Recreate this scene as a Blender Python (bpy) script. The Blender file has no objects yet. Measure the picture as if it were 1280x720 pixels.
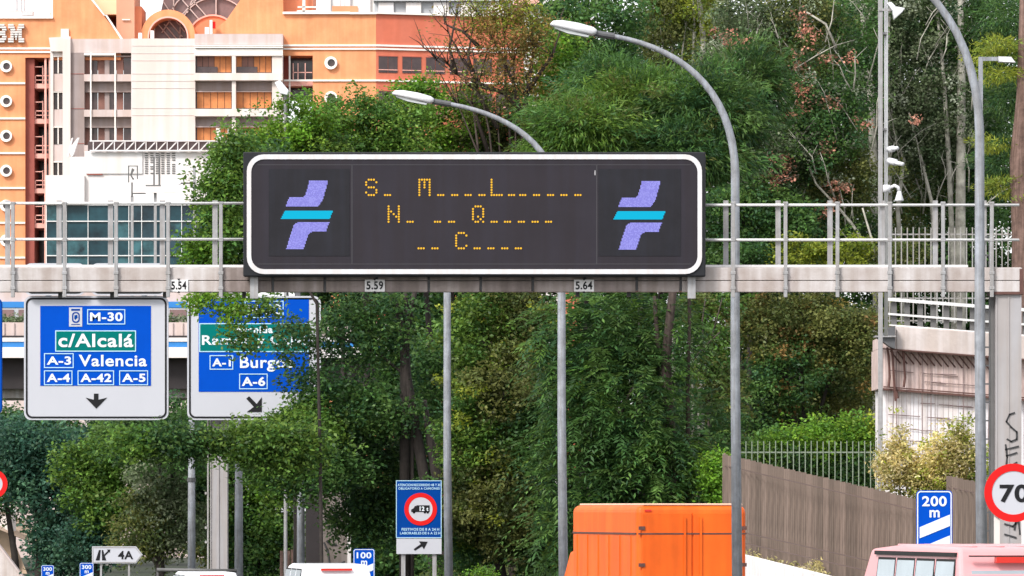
import bpy, bmesh, math, random
import numpy as np
from mathutils import Vector

# ------------------------------------------------------------ scene, camera, light
SC = bpy.context.scene
COL = SC.collection
F, HZ, H = 6400.0, 634.0, 3.4          # focal length in photo pixels, horizon row, eye height (m)
cam = bpy.data.cameras.new('camera')
cam.sensor_width = 36.0
cam.lens = F / 1280 * 36
cam.shift_y = (HZ - 360) / 1280
cam.clip_start, cam.clip_end = 1.0, 6000
cam_ob = bpy.data.objects.new('camera', cam)
cam_ob.location = (0, 0, H)
cam_ob.rotation_euler = (math.radians(90), 0, 0)
COL.objects.link(cam_ob)
SC.camera = cam_ob

SUN_EL, SUN_AZ = 44, -142             # azimuth clockwise from +Y (north)
w = bpy.data.worlds.new('World')
SC.world = w
w.use_nodes = True
wn, wl = w.node_tree.nodes, w.node_tree.links
sky = wn.new('ShaderNodeTexSky')
sky.sky_type = 'NISHITA'
sky.sun_disc = False
sky.sun_elevation = math.radians(SUN_EL)
sky.sun_rotation = math.radians(SUN_AZ)
sky.dust_density = 2.0
sky.air_density = 1.0
hs = wn.new('ShaderNodeHueSaturation')
hs.inputs['Saturation'].default_value = 0.25
wl.new(sky.outputs[0], hs.inputs['Color'])
veil = wn.new('ShaderNodeMixRGB')              # thin bright overcast over the clear sky
veil.blend_type = 'ADD'
veil.inputs[0].default_value = 1.0
veil.inputs[2].default_value = (2.9, 2.9, 3.0, 1)
wl.new(hs.outputs[0], veil.inputs[1])
wl.new(veil.outputs[0], wn['Background'].inputs[0])
wn['Background'].inputs[1].default_value = 0.15
sl = bpy.data.lights.new('sun', 'SUN')
sl.energy = 2.7
sl.angle = math.radians(14)
sl.color = (1.0, 0.965, 0.92)
so = bpy.data.objects.new('sun', sl)
COL.objects.link(so)
az, el = math.radians(SUN_AZ), math.radians(SUN_EL)
sd = Vector((math.sin(az) * math.cos(el), math.cos(az) * math.cos(el), math.sin(el)))
so.rotation_euler = sd.to_track_quat('Z', 'Y').to_euler()
SC.view_settings.view_transform = 'Standard'
SC.view_settings.look = 'None'
SC.view_settings.exposure = 0.38
SC.view_settings.gamma = 1.0

# ------------------------------------------------------------ helpers
rnd = random.Random(7)


def P(px, py, D):
    return Vector(((px - 640) / F * D, D, H + (HZ - py) / F * D))


def X(px, D):
    return (px - 640) / F * D


def Z(py, D):
    return H + (HZ - py) / F * D


def sm(a, b, t):
    t = min(1, max(0, (t - a) / (b - a)))
    return t * t * (3 - 2 * t)


def gz(x, y):
    """height of the wooded bank right of the road"""
    return 11.0 * sm(160, 250, y) * sm(-2, 12, x)


def mat(name, col, rough=0.6, metal=0.0, var=0.15, scale=3.0, streak=0.0, bump=0.0, bscale=30.0,
        emit=0.0, dirt=None, spec=0.5, coord='Object', tint=None):
    m = bpy.data.materials.new(name)
    m.use_nodes = True
    n, l = m.node_tree.nodes, m.node_tree.links
    b = n['Principled BSDF']
    b.inputs['Base Color'].default_value = (*col, 1)
    b.inputs['Roughness'].default_value = rough
    b.inputs['Metallic'].default_value = metal
    b.inputs['Specular IOR Level'].default_value = spec
    if emit:
        b.inputs['Base Color'].default_value = (*[c * 0.04 for c in col], 1)
        b.inputs['Emission Color'].default_value = (*col, 1)
        b.inputs['Emission Strength'].default_value = emit
    if var or streak or bump:
        tc = n.new('ShaderNodeTexCoord')
        cur = None
        if var:
            t = n.new('ShaderNodeTexNoise')
            t.inputs['Scale'].default_value = scale
            t.inputs['Detail'].default_value = 6
            t.inputs['Roughness'].default_value = 0.65
            l.new(tc.outputs[coord], t.inputs['Vector'])
            r = n.new('ShaderNodeValToRGB')
            lo, hi = 1 - var, 1 + var * 0.6
            dk = dirt or tuple(c * lo for c in col)
            r.color_ramp.elements[0].color = (*dk, 1)
            r.color_ramp.elements[1].color = (*[min(1, c * hi) for c in (tint or col)], 1)
            r.color_ramp.elements[0].position = 0.3
            r.color_ramp.elements[1].position = 0.68
            l.new(t.outputs['Fac'], r.inputs[0])
            cur = r.outputs[0]
        if streak:
            mp = n.new('ShaderNodeMapping')
            mp.inputs['Scale'].default_value = (1, 1, 0.06)
            l.new(tc.outputs[coord], mp.inputs[0])
            t2 = n.new('ShaderNodeTexNoise')
            t2.inputs['Scale'].default_value = scale * 4
            t2.inputs['Detail'].default_value = 4
            l.new(mp.outputs[0], t2.inputs['Vector'])
            r2 = n.new('ShaderNodeValToRGB')
            r2.color_ramp.elements[0].position = 0.42
            r2.color_ramp.elements[1].position = 0.62
            s = 1 - streak
            r2.color_ramp.elements[0].color = (s, s * 0.95, s * 0.9, 1)
            r2.color_ramp.elements[1].color = (1, 1, 1, 1)
            l.new(t2.outputs['Fac'], r2.inputs[0])
            mx = n.new('ShaderNodeMixRGB')
            mx.blend_type = 'MULTIPLY'
            mx.inputs[0].default_value = 1
            if cur:
                l.new(cur, mx.inputs[1])
            else:
                mx.inputs[1].default_value = (*col, 1)
            l.new(r2.outputs[0], mx.inputs[2])
            cur = mx.outputs[0]
        if cur:
            l.new(cur, b.inputs['Base Color'])
        if bump:
            t3 = n.new('ShaderNodeTexNoise')
            t3.inputs['Scale'].default_value = bscale
            t3.inputs['Detail'].default_value = 5
            l.new(tc.outputs[coord], t3.inputs['Vector'])
            bp = n.new('ShaderNodeBump')
            bp.inputs['Strength'].default_value = bump
            bp.inputs['Distance'].default_value = 0.02
            l.new(t3.outputs['Fac'], bp.inputs['Height'])
            l.new(bp.outputs[0], b.inputs['Normal'])
    return m


def leaf_mat(name):
    m = bpy.data.materials.new(name)
    m.use_nodes = True
    n, l = m.node_tree.nodes, m.node_tree.links
    b = n['Principled BSDF']
    b.inputs['Roughness'].default_value = 0.5
    b.inputs['Specular IOR Level'].default_value = 0.3
    a = n.new('ShaderNodeAttribute')
    a.attribute_name = 'leaf'
    l.new(a.outputs['Color'], b.inputs['Base Color'])
    tr = n.new('ShaderNodeBsdfTranslucent')
    hv = n.new('ShaderNodeHueSaturation')
    hv.inputs['Value'].default_value = 1.35
    hv.inputs['Hue'].default_value = 0.485
    l.new(a.outputs['Color'], hv.inputs['Color'])
    l.new(hv.outputs[0], tr.inputs['Color'])
    mx = n.new('ShaderNodeMixShader')
    mx.inputs[0].default_value = 0.4
    l.new(b.outputs[0], mx.inputs[1])
    l.new(tr.outputs[0], mx.inputs[2])
    l.new(mx.outputs[0], n['Material Output'].inputs[0])
    return m


M = {
    'steel': mat('galvanised_steel', (0.33, 0.33, 0.34), 0.5, 0.1, 0.18, 6, 0.12),
    'steel_dark': mat('dark_steel', (0.11, 0.11, 0.115), 0.5, 0.4, 0.2, 6),
    'pole': mat('pole_paint', (0.28, 0.30, 0.335), 0.55, 0.0, 0.28, 5, 0.18, 0.2, 40),
    'lamp_white': mat('lamp_housing', (0.66, 0.66, 0.68), 0.4, 0.0, 0.1, 5),
    'lamp_glass': mat('lamp_glass', (0.5, 0.52, 0.52), 0.15, 0.0, 0.1, 5),
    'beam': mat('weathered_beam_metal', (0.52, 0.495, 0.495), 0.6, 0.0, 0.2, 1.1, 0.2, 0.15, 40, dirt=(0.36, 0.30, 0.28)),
    'beam_dark': mat('shaded_streaky_beam_metal', (0.33, 0.28, 0.265), 0.6, 0.0, 0.3, 1.0, 0.35, 0.15, 40, dirt=(0.17, 0.13, 0.12)),  # the display's shade put into the colour, plus brown streaks
    'column': mat('column_metal', (0.355, 0.34, 0.35), 0.6, 0.0, 0.07, 1.5, 0.05),
    'vms_case': mat('display_case', (0.014, 0.015, 0.018), 0.55, 0.0, 0.15, 3, spec=.25),
    'vms_face': mat('display_face', (0.024, 0.0205, 0.028), 0.55, 0.0, 0.12, 1.4, 0.06, spec=.2),
    'vms_pict': mat('pictogram_face', (0.016, 0.016, 0.022), 0.55, 0.0, 0.2, 2.0, 0.1, spec=.2),
    'vms_line': mat('display_joint', (0.04, 0.037, 0.043), 0.5, 0, 0.1),
    'white_edge': mat('white_edge_band', (0.62, 0.62, 0.65), 0.4, 0, 0.06, 2, 0.05),
    'amber': mat('amber_led', (1.0, 0.54, 0.035), 0.4, 0, 0, emit=0.85, spec=.1),
    'violet': mat('violet_led', (0.29, 0.275, 0.80), 0.4, 0, 0, emit=0.88, spec=.1),
    'violet_lt': mat('violet_led_pale', (0.36, 0.35, 0.90), 0.4, 0, 0.0, emit=0.88, spec=.1),
    'cyan': mat('cyan_led', (0.0, 0.50, 0.76), 0.4, 0, 0, emit=0.75, spec=.1),
    'sign_white': mat('sign_white', (0.475, 0.48, 0.52), 0.5, 0, 0.03, 0.5, 0.0, spec=.15),
    'sign_black': mat('sign_black', (0.010, 0.010, 0.012), 0.5, 0, 0, spec=.2),
    'sign_blue': mat('sign_blue', (0.0, 0.064, 0.44), 0.6, 0, 0.06, 1.3, 0.0, spec=.05),
    'sign_blue2': mat('sign_blue_deep', (0.0, 0.045, 0.25), 0.6, 0, 0.08, 1.3, spec=.06),
    'sign_green': mat('sign_green', (0.0, 0.145, 0.13), 0.6, 0, 0.08, 1.3, spec=.05),
    'letter': mat('reflective_letter', (0.66, 0.71, 0.75), 0.4, 0, 0),
    'letter_b': mat('reflective_edge', (0.40, 0.62, 0.75), 0.4, 0, 0),
    'red': mat('sign_red', (0.62, 0.008, 0.008), 0.5, 0, 0.06, 2, spec=.2),
    'plate': mat('number_plate_white', (0.72, 0.70, 0.70), 0.5, 0, 0.08, 8),
    'orange_brick': mat('orange_brick', (0.76, 0.295, 0.135), 0.8, 0, 0.12, 0.5, 0.06, 0.2, 3, tint=(0.79, 0.325, 0.15)),
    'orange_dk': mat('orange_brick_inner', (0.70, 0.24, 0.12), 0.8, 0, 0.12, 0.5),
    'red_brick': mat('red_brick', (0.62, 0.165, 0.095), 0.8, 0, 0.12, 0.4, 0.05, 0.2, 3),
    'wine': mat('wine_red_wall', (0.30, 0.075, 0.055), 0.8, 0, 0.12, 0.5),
    'brown_wall': mat('tan_wall', (0.58, 0.31, 0.20), 0.8, 0, 0.1, 0.5),
    'cream': mat('cream_cladding', (0.68, 0.61, 0.58), 0.7, 0, 0.05, 0.3, 0.03),
    'cream_y': mat('yellow_render', (0.86, 0.70, 0.46), 0.7, 0, 0.05, 0.4),
    'pinkish': mat('pink_concrete', (0.58, 0.48, 0.46), 0.75, 0, 0.1, 0.4, 0.08),
    'taupe': mat('taupe_cladding', (0.31, 0.25, 0.24), 0.75, 0, 0.1, 0.5, 0.06),
    'trim': mat('white_trim', (0.85, 0.80, 0.74), 0.6, 0, 0.05, 1),
    'pink_metal': mat('pink_metal', (0.80, 0.40, 0.33), 0.5, 0, 0.1, 1),
    'glass_dk': mat('dark_glass', (0.060, 0.036, 0.036), 0.15, 0, 0.45, 0.9, coord='Object'),
    'glass_br': mat('brown_glass', (0.20, 0.12, 0.115), 0.25, 0, 0.35, 0.6),
    'blind': mat('orange_blind', (0.56, 0.20, 0.06), 0.6, 0, 0.3, 0.9),
    'blind_dk': mat('brown_blind', (0.22, 0.10, 0.075), 0.6, 0, 0.3, 0.9),
    'teal': mat('teal_glass', (0.012, 0.022, 0.032), 0.15, 0.0, 0.5, 0.28, tint=(0.018, 0.058, 0.072), spec=.2),  # teal and dark mottling stands in for reflections in the glass
    'teal_b': mat('teal_glass_dark', (0.012, 0.022, 0.034), 0.12, 0, 0.5, 0.5, tint=(0.02, 0.05, 0.065), spec=.25),
    'teal_c': mat('teal_glass_pale', (0.02, 0.05, 0.065), 0.12, 0, 0.6, 0.7, tint=(0.04, 0.12, 0.135), spec=.25),
    'white_wall': mat('white_wall', (0.76, 0.73, 0.73), 0.7, 0, 0.05, 0.3, 0.04),
    'white_soft': mat('off_white_wall', (0.68, 0.66, 0.65), 0.7, 0, 0.07, 0.3, 0.06),
    'grey_roof': mat('grey_roof', (0.42, 0.43, 0.45), 0.7, 0, 0.15, 0.4),
    'concrete': mat('concrete', (0.60, 0.535, 0.515), 0.8, 0, 0.16, 1.0, 0.15, 0.3, 12),
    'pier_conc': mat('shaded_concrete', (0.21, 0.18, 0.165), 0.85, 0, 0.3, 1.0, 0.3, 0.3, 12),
    'conc_pink': mat('stained_concrete', (0.68, 0.555, 0.53), 0.8, 0, 0.25, 1.2, 0.2, 0.3, 12, dirt=(0.52, 0.39, 0.36)),
    'conc_white': mat('whitewashed_wall', (0.82, 0.79, 0.81), 0.8, 0, 0.12, 1.2, 0.08, 0.3, 10),
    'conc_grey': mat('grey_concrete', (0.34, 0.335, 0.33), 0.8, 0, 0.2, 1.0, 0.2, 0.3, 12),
    'rust': mat('rusty_rod', (0.12, 0.055, 0.045), 0.7, 0.2, 0.3, 8),
    'wire': mat('thin_wire', (0.30, 0.22, 0.21), 0.6, 0.2, 0.2, 8),
    'rail_bar': mat('grey_flat_bar', (0.12, 0.117, 0.115), 0.6, 0.1, 0.15, 4),
    'rail_white': mat('pale_rail', (0.72, 0.71, 0.70), 0.45, 0.1, 0.08, 4),
    'fence': mat('brown_fence', (0.185, 0.138, 0.112), 0.8, 0, 0.4, 4, 0.3, 0.25, 30),
    'fence_lt': mat('brown_fence_light', (0.225, 0.168, 0.138), 0.8, 0, 0.4, 4, 0.3, 0.25, 30),
    'fence_dk': mat('brown_fence_dark', (0.15, 0.112, 0.09), 0.8, 0, 0.4, 4, 0.3, 0.25, 30),
    'fence_rail': mat('brown_fence_rail', (0.135, 0.09, 0.075), 0.7, 0, 0.2, 5),
    'picket': mat('green_grey_picket', (0.21, 0.25, 0.185), 0.5, 0.2, 0.15, 5),
    'bark': mat('dark_bark', (0.035, 0.027, 0.023), 0.9, 0, 0.4, 6, 0.3, 0.6, 14),
    'bark_br': mat('brown_bark', (0.062, 0.044, 0.036), 0.9, 0, 0.35, 5, 0.3, 0.6, 14),
    'bark_pale': mat('pale_bark', (0.40, 0.38, 0.32), 0.85, 0, 0.5, 2.5, 0.0, 0.5, 10, dirt=(0.13, 0.12, 0.10)),
    'bark_red': mat('reddish_bark', (0.17, 0.105, 0.085), 0.9, 0, 0.35, 5, 0.35, 0.7, 12),
    'soil': mat('shaded_soil', (0.045, 0.045, 0.028), 0.95, 0, 0.4, 0.5),
    'earth': mat('dry_earth', (0.46, 0.33, 0.23), 0.95, 0, 0.25, 0.8),
    'ground': mat('grass_ground', (0.018, 0.028, 0.010), 0.95, 0, 0.4, 0.4),
    'asphalt': mat('asphalt', (0.05, 0.05, 0.052), 0.9, 0, 0.25, 1.5, 0, 0.3, 60),
    'paint': mat('road_paint', (0.75, 0.75, 0.73), 0.7, 0, 0.15, 4),
    'blue_band': mat('blue_band', (0.02, 0.19, 0.52), 0.5, 0, 0.1, 1),
    'near_black': mat('near_black_finish', (0.022, 0.017, 0.018), 0.8, 0, 0.3, 1),
    'car_white': mat('white_car_paint', (0.80, 0.80, 0.82), 0.25, 0, 0.03, 1),
    'car_red': mat('red_car_paint', (0.70, 0.31, 0.32), 0.3, 0, 0.04, 1),
    'truck_orange': mat('orange_truck_paint', (0.84, 0.135, 0.010), 0.5, 0, 0.14, 0.9, 0.14, 0.05, 8, spec=.3),
    'truck_roof': mat('truck_roof_cap', (0.80, 0.52, 0.38), 0.45, 0, 0.08, 1),
    'car_glass': mat('car_window', (0.10, 0.14, 0.17), 0.05, 0, 0.2, 1),
    'bus_glass': mat('bus_window', (0.36, 0.42, 0.46), 0.05, 0, 0.15, 1),
    'rubber': mat('tyre_rubber', (0.015, 0.015, 0.015), 0.9, 0, 0.2, 10),
    'rim': mat('wheel_rim', (0.45, 0.45, 0.46), 0.35, 0.7, 0.1, 10),
    'lamp_red': mat('tail_light_red', (0.62, 0.03, 0.02), 0.25, 0, 0.05, 10),
    'graffiti': mat('black_spray_paint', (0.03, 0.03, 0.032), 0.7, 0, 0.3, 8),
}
LEAF = leaf_mat('foliage')


class MB:
    def __init__(s, o=(0, 0, 0)):
        s.v, s.f, s.o = [], [], Vector(o)

    def add(s, vs, fs):
        n = len(s.v)
        s.v += [tuple(Vector(p) - s.o) for p in vs]
        s.f += [tuple(i + n for i in f) for f in fs]
        return s

    def box(s, x0, x1, y0, y1, z0, z1):
        if x0 > x1: x0, x1 = x1, x0
        if y0 > y1: y0, y1 = y1, y0
        if z0 > z1: z0, z1 = z1, z0
        return s.add([(x0, y0, z0), (x1, y0, z0), (x1, y1, z0), (x0, y1, z0),
                      (x0, y0, z1), (x1, y0, z1), (x1, y1, z1), (x0, y1, z1)],
                     [(0, 1, 5, 4), (1, 2, 6, 5), (2, 3, 7, 6), (3, 0, 4, 7), (4, 5, 6, 7), (3, 2, 1, 0)])

    def pb(s, a, b, c, d, D, dep):
        """box whose front face spans photo pixels (a,b)-(c,d) at distance D"""
        return s.box(X(a, D), X(c, D), D, D + dep, Z(b, D), Z(d, D))

    def hexa(s, bot, top):
        vs = list(bot) + list(top)
        return s.add(vs, [(0, 1, 5, 4), (1, 2, 6, 5), (2, 3, 7, 6), (3, 0, 4, 7), (4, 5, 6, 7), (3, 2, 1, 0)])

    def prism(s, poly, D, dep, px=True):
        """polygon in the picture plane (x, z) given thickness along y"""
        pts = [(X(a, D), Z(b, D)) for a, b in poly] if px else list(poly)
        ar = sum(pts[i][0] * pts[(i + 1) % len(pts)][1] - pts[(i + 1) % len(pts)][0] * pts[i][1] for i in range(len(pts)))
        if ar < 0: pts.reverse()
        n = len(pts)
        vs = [(x, D, z) for x, z in pts] + [(x, D + dep, z) for x, z in pts]
        fs = [tuple(range(n)), tuple(range(2 * n - 1, n - 1, -1))]
        fs += [(i, i + n, (i + 1) % n + n, (i + 1) % n) for i in range(n)]
        return s.add(vs, fs)

    def ring(s, outer, inner, D, dep, px=True):
        cv = (lambda q: (X(q[0], D), Z(q[1], D))) if px else (lambda q: q)
        n = len(outer)
        o = [cv(q) for q in outer]; i_ = [cv(q) for q in inner]
        vs = [(x, D, z) for x, z in o] + [(x, D, z) for x, z in i_] + [(x, D + dep, z) for x, z in o] + [(x, D + dep, z) for x, z in i_]
        fs = []
        for k in range(n):
            j = (k + 1) % n
            fs += [(k, j, n + j, n + k), (2 * n + j, 2 * n + k, 3 * n + k, 3 * n + j),
                   (k, 2 * n + k, 2 * n + j, j), (n + j, 3 * n + j, 3 * n + k, n + k)]
        return s.add(vs, fs)

    def tube(s, pts, rs, n=8, cap=True):
        pts = [Vector(p) for p in pts]
        if not hasattr(rs, '__len__'): rs = [rs] * len(pts)
        vs, fs = [], []
        up = Vector((0.13, 0.21, 0.97))
        for i, p in enumerate(pts):
            t = (pts[min(i + 1, len(pts) - 1)] - pts[max(i - 1, 0)]).normalized()
            u = t.cross(up)
            if u.length < 0.05: u = t.cross(Vector((1, 0, 0)))
            u.normalize(); v = t.cross(u)
            for k in range(n):
                a = 2 * math.pi * k / n
                vs.append(p + (u * math.cos(a) + v * math.sin(a)) * rs[i])
        for i in range(len(pts) - 1):
            for k in range(n):
                fs.append((i * n + k, i * n + (k + 1) % n, (i + 1) * n + (k + 1) % n, (i + 1) * n + k))
        if cap:
            fs.append(tuple(reversed(range(n))))
            fs.append(tuple(range((len(pts) - 1) * n, len(pts) * n)))
        return s.add(vs, fs)

    def build(s, name, m, parent=None, smooth=False, bevel=0, seg=2):
        me = bpy.data.meshes.new(name)
        me.from_pydata(s.v, [], s.f)
        bm = bmesh.new(); bm.from_mesh(me)
        bmesh.ops.recalc_face_normals(bm, faces=bm.faces)
        if bevel:
            bmesh.ops.remove_doubles(bm, verts=bm.verts, dist=1e-5)
            es = [e for e in bm.edges if len(e.link_faces) == 2 and e.calc_face_angle(0) > 0.5]
            bmesh.ops.bevel(bm, geom=es, offset=bevel, segments=seg, profile=0.5, affect='EDGES', clamp_overlap=True)
        bm.to_mesh(me); bm.free()
        me.materials.append(M[m] if isinstance(m, str) else m)
        if smooth:
            me.polygons.foreach_set('use_smooth', [True] * len(me.polygons))
        ob = bpy.data.objects.new(name, me)
        COL.objects.link(ob)
        if parent:
            ob.parent = parent
        else:
            ob.location = s.o
        return ob


def tag(o, label=None, cat=None, group=None, kind=None):
    if label: o['label'] = label
    if cat: o['category'] = cat
    if group: o['group'] = group
    if kind: o['kind'] = kind
    return o


def thing(name, label, cat, loc, group=None, rz=0):
    o = bpy.data.objects.new(name, None)
    o.empty_display_size = 0.3
    o.location = loc
    o.rotation_euler = (0, 0, rz)
    COL.objects.link(o)
    return tag(o, label, cat, group)


def link_copy(o, parent=None):
    c = o.copy()
    COL.objects.link(c)
    if parent: c.parent = parent
    for ch in list(o.children):
        link_copy(ch, c)
    return c


def rrect(a, b, c, d, r, n=6):
    """rounded rectangle outline, photo pixels"""
    out = []
    for cx, cy, t0 in ((c - r, b + r, -90), (c - r, d - r, 0), (a + r, d - r, 90), (a + r, b + r, 180)):
        for k in range(n + 1):
            t = math.radians(t0 + 90 * k / n)
            out.append((cx + r * math.cos(t), cy + r * math.sin(t)))
    return out


def circ(cx, cy, r, n=32, a0=0, a1=360):
    full = abs(a1 - a0 - 360) < 1e-6
    return [(cx + r * math.cos(math.radians(a0 + (a1 - a0) * k / (n if full else n - 1))),
             cy - r * math.sin(math.radians(a0 + (a1 - a0) * k / (n if full else n - 1)))) for k in range(n)]


_txt = {}


def text(s, box, *a, **k):
    if ' ' not in s.strip():
        return word(s, box, *a, **k)
    ws = s.split()
    wid = [wd_of(q_) for q_ in ws]
    gap = 0.32
    tot = sum(wid) + gap * (len(ws) - 1)
    x = box[0]; kx = (box[2] - box[0]) / tot
    full = wd_of(s, True)
    for q_, w_ in zip(ws, wid):
        lo, hi = wd_of(q_, True)
        b = box[3] - (lo - full[0]) / (full[1] - full[0]) * (box[3] - box[1])
        t_ = box[3] - (hi - full[0]) / (full[1] - full[0]) * (box[3] - box[1])
        word(q_, (x, t_, x + w_ * kx, b), *a, **k)
        x += (w_ + gap) * kx


def wd_of(s, vert=False):
    cu = bpy.data.curves.new('lettering', 'FONT'); cu.body = s; cu.space_character = 1.08
    ob = bpy.data.objects.new('lettering', cu); COL.objects.link(ob)
    me = bpy.data.meshes.new_from_object(ob.evaluated_get(bpy.context.evaluated_depsgraph_get()))
    v = np.empty(len(me.vertices) * 3, 'f'); me.vertices.foreach_get('co', v); v = v.reshape(-1, 3)
    bpy.data.objects.remove(ob); bpy.data.curves.remove(cu); bpy.data.meshes.remove(me)
    return (v[:, 1].min(), v[:, 1].max()) if vert else v[:, 0].max() - v[:, 0].min()


def word(s, box, D, m, parent, o, bold=0.02, name='lettering', dep=0.006, shear=0.0, keep=False):
    """the words s fitted to the photo-pixel box, facing the road"""
    key = (s, bold)
    if key not in _txt:
        cu = bpy.data.curves.new('lettering', 'FONT')
        cu.body = s
        cu.offset = bold
        cu.space_character = 1.08
        ob = bpy.data.objects.new('lettering', cu)
        COL.objects.link(ob)
        dg = bpy.context.evaluated_depsgraph_get()
        me = bpy.data.meshes.new_from_object(ob.evaluated_get(dg))
        v = np.empty(len(me.vertices) * 3, 'f'); me.vertices.foreach_get('co', v)
        fs = [tuple(p.vertices) for p in me.polygons]
        bpy.data.objects.remove(ob); bpy.data.curves.remove(cu); bpy.data.meshes.remove(me)
        _txt[key] = (v.reshape(-1, 3), fs)
    v, fs = _txt[key]
    a, b, c, d = box
    lo, hi = v.min(0), v.max(0)
    x = X(a, D) + (v[:, 0] - lo[0]) / (hi[0] - lo[0]) * (X(c, D) - X(a, D))
    z = Z(d, D) + (v[:, 1] - lo[1]) / (hi[1] - lo[1]) * (Z(b, D) - Z(d, D))
    mb = MB(o)
    mb.add([(x[i], D, z[i]) for i in range(len(x))], fs)
    return mb.build(name, m, parent)


# ------------------------------------------------------------ foliage
def leaves(rng, cen, n_per, spread, L, W, pal, flat=0.7, kind='simple', droop=0.25, out=None, shade=0.38):
    """leaf quads round clump centres: returns (verts, colours)"""
    K = len(cen)
    pal = np.array(pal, 'f')
    cc = pal[rng.integers(0, len(pal), K)] * rng.uniform(1 - shade, 1 + shade, (K, 1))
    if kind == 'pinnate':
        nl = 13
        fr = max(1, n_per // nl)
        N = K * fr
        c0 = np.repeat(cen, fr, 0) + rng.normal(0, spread * 0.35, (N, 3))
        od = np.repeat(out, fr, 0) + rng.normal(0, 0.8, (N, 3)); od[:, 2] *= 0.6
        od /= np.linalg.norm(od, axis=1, keepdims=True) + 1e-6
        side = np.cross(od, [0, 0, 1.0]); side /= np.linalg.norm(side, axis=1, keepdims=True) + 1e-6
        ln = spread * rng.uniform(0.7, 1.25, (N, 1))
        col = np.repeat(cc, fr, 0) * rng.uniform(0.75, 1.3, (N, 1))
        ps, ds, ns, cs = [], [], [], []
        upn = np.cross(side, od)
        for k in range(nl):
            t = (k // 2 + 1) / (nl // 2 + 1)
            sg = 1 if k % 2 else -1
            p = c0 + od * ln * t - np.array([0, 0, 1.0]) * ln * 0.55 * t * t
            d = side * sg * 0.85 + od * 0.55 - np.array([0, 0, 0.35])
            if k == nl - 1: d = od - np.array([0, 0, 0.8])
            ps.append(p); ds.append(d + rng.normal(0, 0.12, (N, 3))); ns.append(upn + rng.normal(0, 0.25, (N, 3)))
            cs.append(col * rng.uniform(0.85, 1.15, (N, 1)))
        p, d, nn, col = map(np.concatenate, (ps, ds, ns, cs))
    else:
        N = K * n_per
        g = rng.normal(0, 1, (N, 3)); g /= np.linalg.norm(g, axis=1, keepdims=True)
        g *= rng.uniform(0, 1, (N, 1)) ** 0.45 * spread
        g[:, 2] *= flat
        p = np.repeat(cen, n_per, 0) + g
        if kind == 'spray':
            d = np.repeat(out, n_per, 0) * 1.0 + rng.normal(0, 0.45, (N, 3)); d[:, 2] -= droop
        else:
            d = rng.normal(0, 1, (N, 3)); d[:, 2] = d[:, 2] * 0.6 - droop
        nn = rng.normal(0, 0.75, (N, 3)) + np.array([0, -0.1, 0.75])
        col = np.repeat(cc, n_per, 0) * rng.uniform(0.72, 1.3, (N, 1))
    d /= np.linalg.norm(d, axis=1, keepdims=True) + 1e-6
    sd_ = np.cross(d, nn); sd_ /= np.linalg.norm(sd_, axis=1, keepdims=True) + 1e-6
    N = len(p)
    sc = rng.uniform(0.7, 1.3, (N, 1))
    l = d * L * sc; ws = sd_ * W * sc * 0.5
    nv = np.cross(sd_, d) * W * 0.15
    v = np.stack([p, p + l * 0.45 + ws + nv, p + l, p + l * 0.45 - ws + nv], 1)
    return v.astype('f'), np.clip(col, 0, 1).astype('f')


def leaf_object(name, vs, cs, parent=None, o=(0, 0, 0)):
    v = np.concatenate(vs) - np.array(o, 'f'); c = np.concatenate(cs)
    N = len(v)
    me = bpy.data.meshes.new(name)
    me.vertices.add(N * 4); me.vertices.foreach_set('co', v.reshape(-1).astype('f'))
    me.loops.add(N * 4); me.loops.foreach_set('vertex_index', np.arange(N * 4, dtype='i'))
    me.polygons.add(N)
    me.polygons.foreach_set('loop_start', np.arange(0, N * 4, 4, dtype='i'))
    me.polygons.foreach_set('loop_total', np.full(N, 4, 'i'))
    at = me.color_attributes.new('leaf', 'FLOAT_COLOR', 'POINT')
    c4 = np.ones((N, 4, 4), 'f'); c4[:, :, :3] = c[:, None, :]
    at.data.foreach_set('color', c4.reshape(-1))
    me.update(calc_edges=True)
    me.materials.append(LEAF)
    ob = bpy.data.objects.new(name, me)
    COL.objects.link(ob)
    if parent: ob.parent = parent
    else: ob.location = o
    return ob


PAL = {
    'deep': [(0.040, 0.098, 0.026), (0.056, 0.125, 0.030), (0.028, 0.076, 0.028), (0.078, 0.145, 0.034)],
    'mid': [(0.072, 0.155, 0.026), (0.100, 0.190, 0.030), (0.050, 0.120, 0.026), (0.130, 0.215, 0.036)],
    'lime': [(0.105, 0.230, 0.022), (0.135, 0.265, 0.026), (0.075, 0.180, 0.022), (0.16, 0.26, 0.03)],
    'olive': [(0.085, 0.110, 0.030), (0.110, 0.125, 0.034), (0.060, 0.090, 0.026), (0.13, 0.14, 0.04)],
    'ochre': [(0.20, 0.155, 0.035), (0.24, 0.165, 0.045), (0.15, 0.145, 0.04), (0.28, 0.17, 0.06)],
    'grey': [(0.090, 0.128, 0.058), (0.120, 0.155, 0.078), (0.060, 0.096, 0.042), (0.17, 0.20, 0.12)],
    'blue': [(0.030, 0.085, 0.058), (0.042, 0.105, 0.066), (0.026, 0.070, 0.048), (0.06, 0.13, 0.07)],
    'rusty': [(0.46, 0.22, 0.15), (0.36, 0.18, 0.12), (0.26, 0.17, 0.11), (0.56, 0.27, 0.19)],
    'yellow': [(0.55, 0.47, 0.20), (0.46, 0.41, 0.16), (0.34, 0.33, 0.10), (0.62, 0.54, 0.30)],
    'glint': [(0.30, 0.34, 0.24), (0.22, 0.27, 0.16), (0.36, 0.40, 0.30)],
    'gold': [(0.22, 0.27, 0.03), (0.26, 0.30, 0.04), (0.15, 0.22, 0.03)],
}
NT = [0]


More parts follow.
